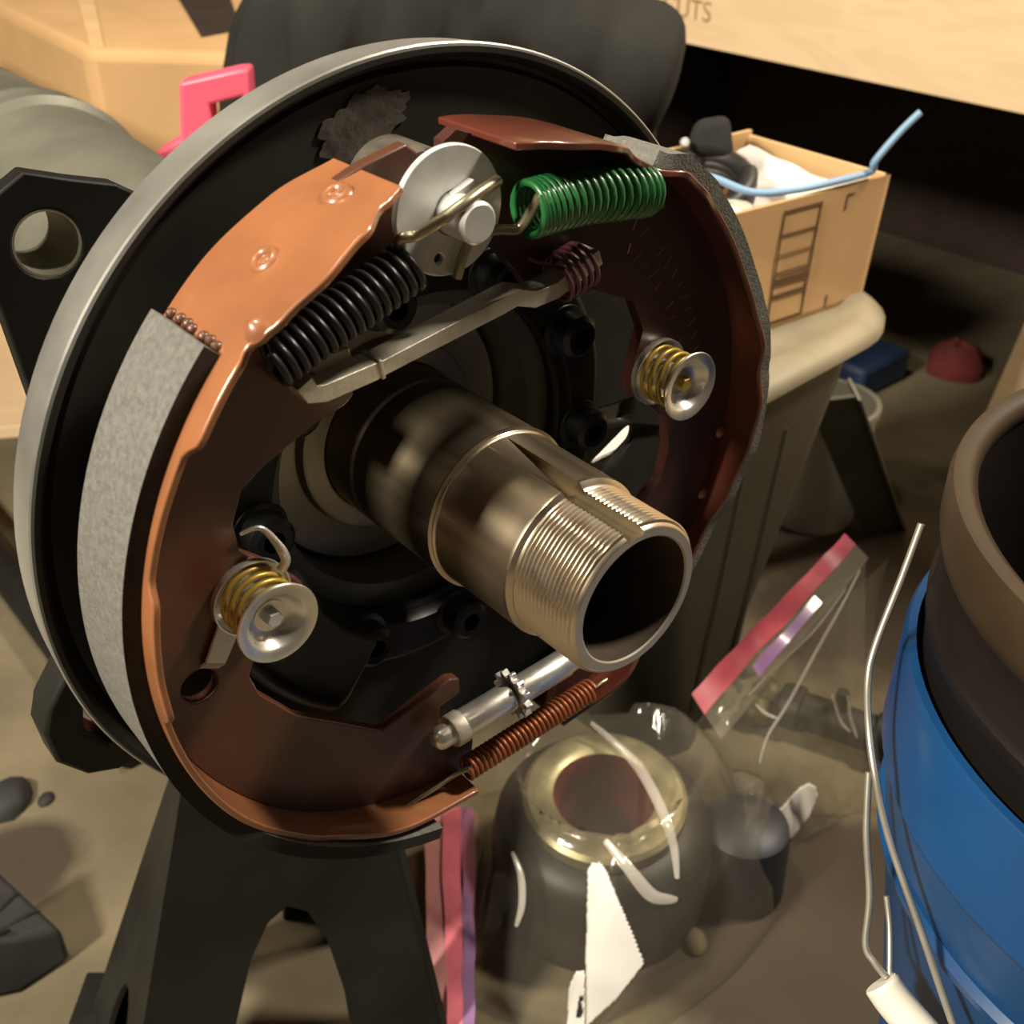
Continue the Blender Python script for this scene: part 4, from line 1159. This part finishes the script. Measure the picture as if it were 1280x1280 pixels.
tag(o, 'dark blue black cap beside the wheel hub in the clear bag', 'cap')
# bag surface: sheet draped from the floor over the hub
def bagsurf(u, v):
    # boundary on the floor in world xy
    L = Vector((-.042, .48)).lerp(Vector((-.055, .70)), v)
    Rr = Vector((.070, .455)).lerp(Vector((.250, .70)), v)
    Rr = Rr + Vector((.035, -.026)) * math.sin(math.pi * v)
    p = L.lerp(Rr, u)
    d = math.hypot(p.x - hc.x, p.y - hc.y)
    # taut film over the flange edge down to the floor
    if d < .066: h = .1230
    else:
        edge = min(u, 1 - u, v, 1 - v)
        q = min(1, (d - .066) / .080); h = .1230 * (1 - q * q) ** 1.3 + .012 * min(1, edge * 8)
    dc = math.hypot(p.x - cc.x, p.y - cc.y)
    h = max(h, .088 * max(0, 1 - max(0, dc - .038) / .05) ** 1.2)
    e = min(1, min(u, 1 - u, v, 1 - v) * 9)
    wr = (.010 * nz(p.x * 14 + p.y * 9, p.y * 5 - p.x * 3, 1.7) + .003 * nz(p.x * 30 - p.y * 16, p.y * 26, 4.2)) * (1 if d > .08 else .2)
    rid = abs(nz(p.x * 9 - p.y * 7, p.x * 3 + p.y * 3, 9.1)); wr += .022 * max(0, .16 - rid) * 3 * (d > .03)
    return Vector((p.x, p.y, max(.0012, h * e ** .5 + wr * e + .0015)))


N = 64
rows = [[bagsurf(i / N, j / N) for j in range(N + 1)] for i in range(N + 1)]
ZB1 = t = empty('zip_bag', 'clear zip bag with pink zipper strip draped over the wheel hub', 'plastic bag', (0.03, .58, 0))
mesh('film', grid(rows), Mt['film'], t, smooth=80)


def band(f0, f1, m, name, par, n=40, thick=.0012):
    top = []; 
    for k in range(n + 1):
        a, b = f0(k / n), f1(k / n); top.append([a, b])
    V, Fc = grid(top); n_ = len(V)
    V2 = V + [(p[0], p[1], p[2] + thick) for p in V]
    mesh(name, (V2, [tuple(q) for q in Fc] + [tuple(reversed([i + n_ for i in q])) for q in Fc] + [(2 * k, 2 * k + 2, 2 * k + 2 + n_, 2 * k + n_) for k in range(n)] + [(2 * k + 1, 2 * k + 1 + n_, 2 * k + 3 + n_, 2 * k + 3) for k in range(n)]), m, par, smooth=60)


def on(px, py, z): return Z(px, py, z)
wob = lambda s, k: 4 * nz(s * 5, k, 3.3)
band(lambda s: on(528 + 12 * s + wob(s, 1), 1012 + 300 * s, .030 + .006 * nz(s * 4, 1, 1)), lambda s: on(554 + 8 * s + wob(s, 1), 1012 + 300 * s, .034 + .006 * nz(s * 4, 1, 2)), Mt['zip_film'], 'zipper_edge', t)
band(lambda s: on(552 + 8 * s + wob(s, 2), 1010 + 300 * s, .036 + .006 * nz(s * 4, 1, 1)), lambda s: on(576 + 4 * s + wob(s, 2), 1010 + 300 * s, .040), Mt['zip_pink'], 'zipper_strip', t)
band(lambda s: on(577 + 2 * s + wob(s, 3), 1010 + 300 * s, .040), lambda s: on(592 + 2 * s + wob(s, 3), 1010 + 300 * s, .041), Mt['zip_violet'], 'zipper_strip', t)


def to_px(p):
    q = Vector(p) - CAMP
    dz = q.y * CP - q.z * SP
    return 640 + F * q.x / dz, 640 + F * (-q.y * SP - q.z * CP) / dz


def inside(pt, poly):
    x, y = pt; c = False; n = len(poly)
    for a in range(n):
        x0, y0 = poly[a]; x1, y1 = poly[(a + 1) % n]
        if (y0 > y) != (y1 > y) and x < (x1 - x0) * (y - y0) / (y1 - y0) + x0: c = not c
    return c


def decal(surf, n, poly, m, name, par, lift=.0012):
    """piece of a film surface whose outline in the photo is poly, lifted off the film"""
    P = [[surf(a / n, b / n) for b in range(n + 1)] for a in range(n + 1)]
    V = []; Fc = []; ix = {}
    for a in range(n):
        for b in range(n):
            q = [P[a][b], P[a + 1][b], P[a + 1][b + 1], P[a][b + 1]]
            nn = (q[1] - q[0]).cross(q[3] - q[0]); mid = (q[0] + q[2]) / 2
            if nn.dot(CAMP - mid) < 0: nn = -nn
            front = (q[1] - q[0]).cross(q[3] - q[0]).dot(CAMP - mid)
            if not inside(to_px(mid), poly): continue
            f = []
            for k in ((a, b), (a + 1, b), (a + 1, b + 1), (a, b + 1)):
                if k not in ix:
                    ix[k] = len(V); V.append(P[k[0]][k[1]] + nn.normalized() * lift)
                f.append(ix[k])
            Fc.append(tuple(f))
    o = mesh(name, ([tuple(v) for v in V], Fc), m, par, smooth=80)
    so = o.modifiers.new('thickness', 'SOLIDIFY'); so.thickness = .0004
    return o


decal(bagsurf, 230, [(735, 1086), (741, 1078), (750, 1078), (757, 1086), (805, 1203), (770, 1248), (733, 1282), (733, 1200)], Mt['paper'], 'write_on_label', t)
lb2 = decal(bagsurf, 230, [(709, 1285), (712, 1232), (720, 1214), (731, 1211), (731, 1285)], Mt['paper'], 'write_on_label', t)
decal(bagsurf, 330, [(721, 1268), (725, 1244), (730, 1242), (729, 1248), (726, 1250), (729, 1262), (725, 1270)], Mt['plastic_dark'], 'label_print', lb2, .0020)

# ------------------------------------------------------------------ second clear bag leaning behind
t = empty('zip_bag', 'upright clear zip bag with red zipper strip and dark parts inside', 'plastic bag', (.28, .74, 0))


def b2(px, py, k):
    base = {'top': .30, 'mid': .15, 'bot': .012}[k] if isinstance(k, str) else k
    return Z(px, py, base)


def bag2(u, v):
    # u along zipper (0 right/top .. 1 left/bottom), v from zipper edge (0) down to the base (1)
    a = Z(1082, 700, .235).lerp(Z(868, 905, .135), u)
    c = Z(1078, 1010, .006).lerp(Z(915, 1066, .006), u)
    p = a.lerp(c, v)
    n = Vector((-.25, -.9, .35)).normalized()
    puff = .030 * math.sin(math.pi * min(1, v * 1.0)) * math.sin(math.pi * u)
    fan = .010 * math.sin(9 * u + 3 * v) * (1 - .3 * v) + .010 * nz(u * 5, v * 2.2, 3.3) + .006 * nz(u * 12, v * 4, 7.7)
    return p + n * (puff + fan * min(1, v * 6 + .15))


rows = [[bag2(i / 48, j / 48) for j in range(49)] for i in range(49)]
mesh('film', grid(rows), Mt['film'], t, smooth=80)
rows = [[bag2(i / 30, j / 30) + Vector((.02, .045 * math.sin(math.pi * j / 30) + .004, 0)) for j in range(31)] for i in range(31)]
mesh('film_back', grid(rows), Mt['film'], t, smooth=80)


def z2(s, o1):
    p = Z(1052, 668, .245).lerp(Z(868, 868, .150), s); q = Z(1082, 698, .235).lerp(Z(905, 925, .130), s)
    return p.lerp(q, o1) + Vector((.006 * math.sin(3.1 * s + .4), 0, .010 * math.sin(math.pi * s) + .006 * nz(s * 5, o1 * 2, 1)))


band(lambda s: z2(s, 0), lambda s: z2(s, .45), Mt['zip_red'], 'zipper_strip', t)
band(lambda s: z2(.35 + s * .4, .55), lambda s: z2(.35 + s * .4, .82), Mt['zip_violet'], 'zipper_strip', t)
band(lambda s: z2(s, .42), lambda s: z2(s, 1), Mt['film'], 'zipper_edge', t)
decal(bag2, 160, [(930, 1030), (975, 1010), (998, 985), (1010, 979), (1019, 984), (1020, 995), (1010, 1020), (985, 1052), (938, 1062)], Mt['paper'], 'write_on_label', t)



def streak(surf, n, pix, r, par, flat=.45):  # pale film strips that paint the white highlight streaks
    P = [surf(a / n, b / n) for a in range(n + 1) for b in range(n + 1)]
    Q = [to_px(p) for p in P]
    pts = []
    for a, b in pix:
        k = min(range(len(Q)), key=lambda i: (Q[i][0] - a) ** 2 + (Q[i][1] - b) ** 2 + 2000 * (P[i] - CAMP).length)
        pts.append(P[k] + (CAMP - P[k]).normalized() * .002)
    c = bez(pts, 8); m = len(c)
    return mesh('highlight_streak', tube(c, [r * (.35 + .65 * math.sin(math.pi * (k + 1) / (m + 1))) for k in range(m)], 8, flat=flat), Mt['streak_film'], par, smooth=70)


plastic_film('streak_film', (0.97, 0.96, 0.93), 0.05, 0.2, 0.30, (0.80, 0.76, 0.70))  # milky film for the painted highlights on the bags
streak(bag2, 60, [(1074, 712), (1052, 760), (1022, 815), (985, 880), (962, 920), (950, 955)], .0030, t)
streak(bag2, 60, [(1060, 735), (1015, 790), (965, 840), (935, 870)], .0022, t)
streak(bag2, 60, [(1060, 870), (1064, 895), (1070, 915), (1072, 922)], .0022, t)
streak(bag2, 60, [(1042, 870), (1052, 900), (1062, 915)], .0018, t)
streak(bag2, 60, [(945, 880), (958, 890), (972, 898)], .0014, t)
streak(bagsurf, 90, [(740, 905), (775, 935), (805, 965), (828, 1010), (840, 1060), (848, 1100)], .0040, ZB1)
streak(bagsurf, 90, [(757, 1052), (785, 1085), (812, 1118), (835, 1128), (850, 1124)], .0050, ZB1)
streak(bagsurf, 90, [(638, 1065), (650, 1095), (652, 1130), (646, 1160)], .0032, ZB1)

# parts inside the second bag
c = Z(1020, 985, 0) + Vector((.03, .06, 0))
o = mesh('wheel_cylinder', join(xf(lathe([(0, -.055), (.020, -.055), (.022, -.05), (.022, -.035), (.018, -.033), (.018, .033), (.022, .035), (.022, .05), (.020, .055), (0, .055)], (0, 0), 28, False), Matrix.Translation(c + Vector((0, 0, .024))) @ Matrix.Rotation(math.radians(90), 4, 'Y') @ Matrix.Rotation(.5, 4, 'X')), cyl(c + Vector((0, 0, .03)), c + Vector((0, 0, .062)), .008, .006, 16)), Mt['hub_dark'], None, origin=c, smooth=35)
tag(o, 'dark greasy wheel cylinder lying in the upright clear bag', 'brake part')
c = Z(935, 945, 0) + Vector((.0, .07, 0))
bl = []
for k in range(5):
    p = c + Vector((.03 * math.cos(k * 1.3), .028 * math.sin(k * 1.3), .014 + .016 * (k % 2)))
    rows = [[(p.x + .017 * math.cos(ph) * math.cos(2 * math.pi * q / 12) * (1 + .3 * nz(q, k, ph)), p.y + .017 * math.cos(ph) * math.sin(2 * math.pi * q / 12), p.z + .016 * math.sin(ph) * (1 + .3 * nz(k, q, ph))) for q in range(12)] for ph in [-1.4, -.9, -.4, 0, .4, .9, 1.4]]
    v, f = grid(rows, False, True); f.append(tuple(range(12))); f.append(tuple(6 * 12 + j for j in range(12))); bl.append((v, f))
    o = mesh('brass_fitting', (v, f), Mt['olive_part'], None, origin=p, smooth=45)
    tag(o, 'small olive brass fitting heaped in the upright clear bag', 'fitting', 'fittings in the upright bag')
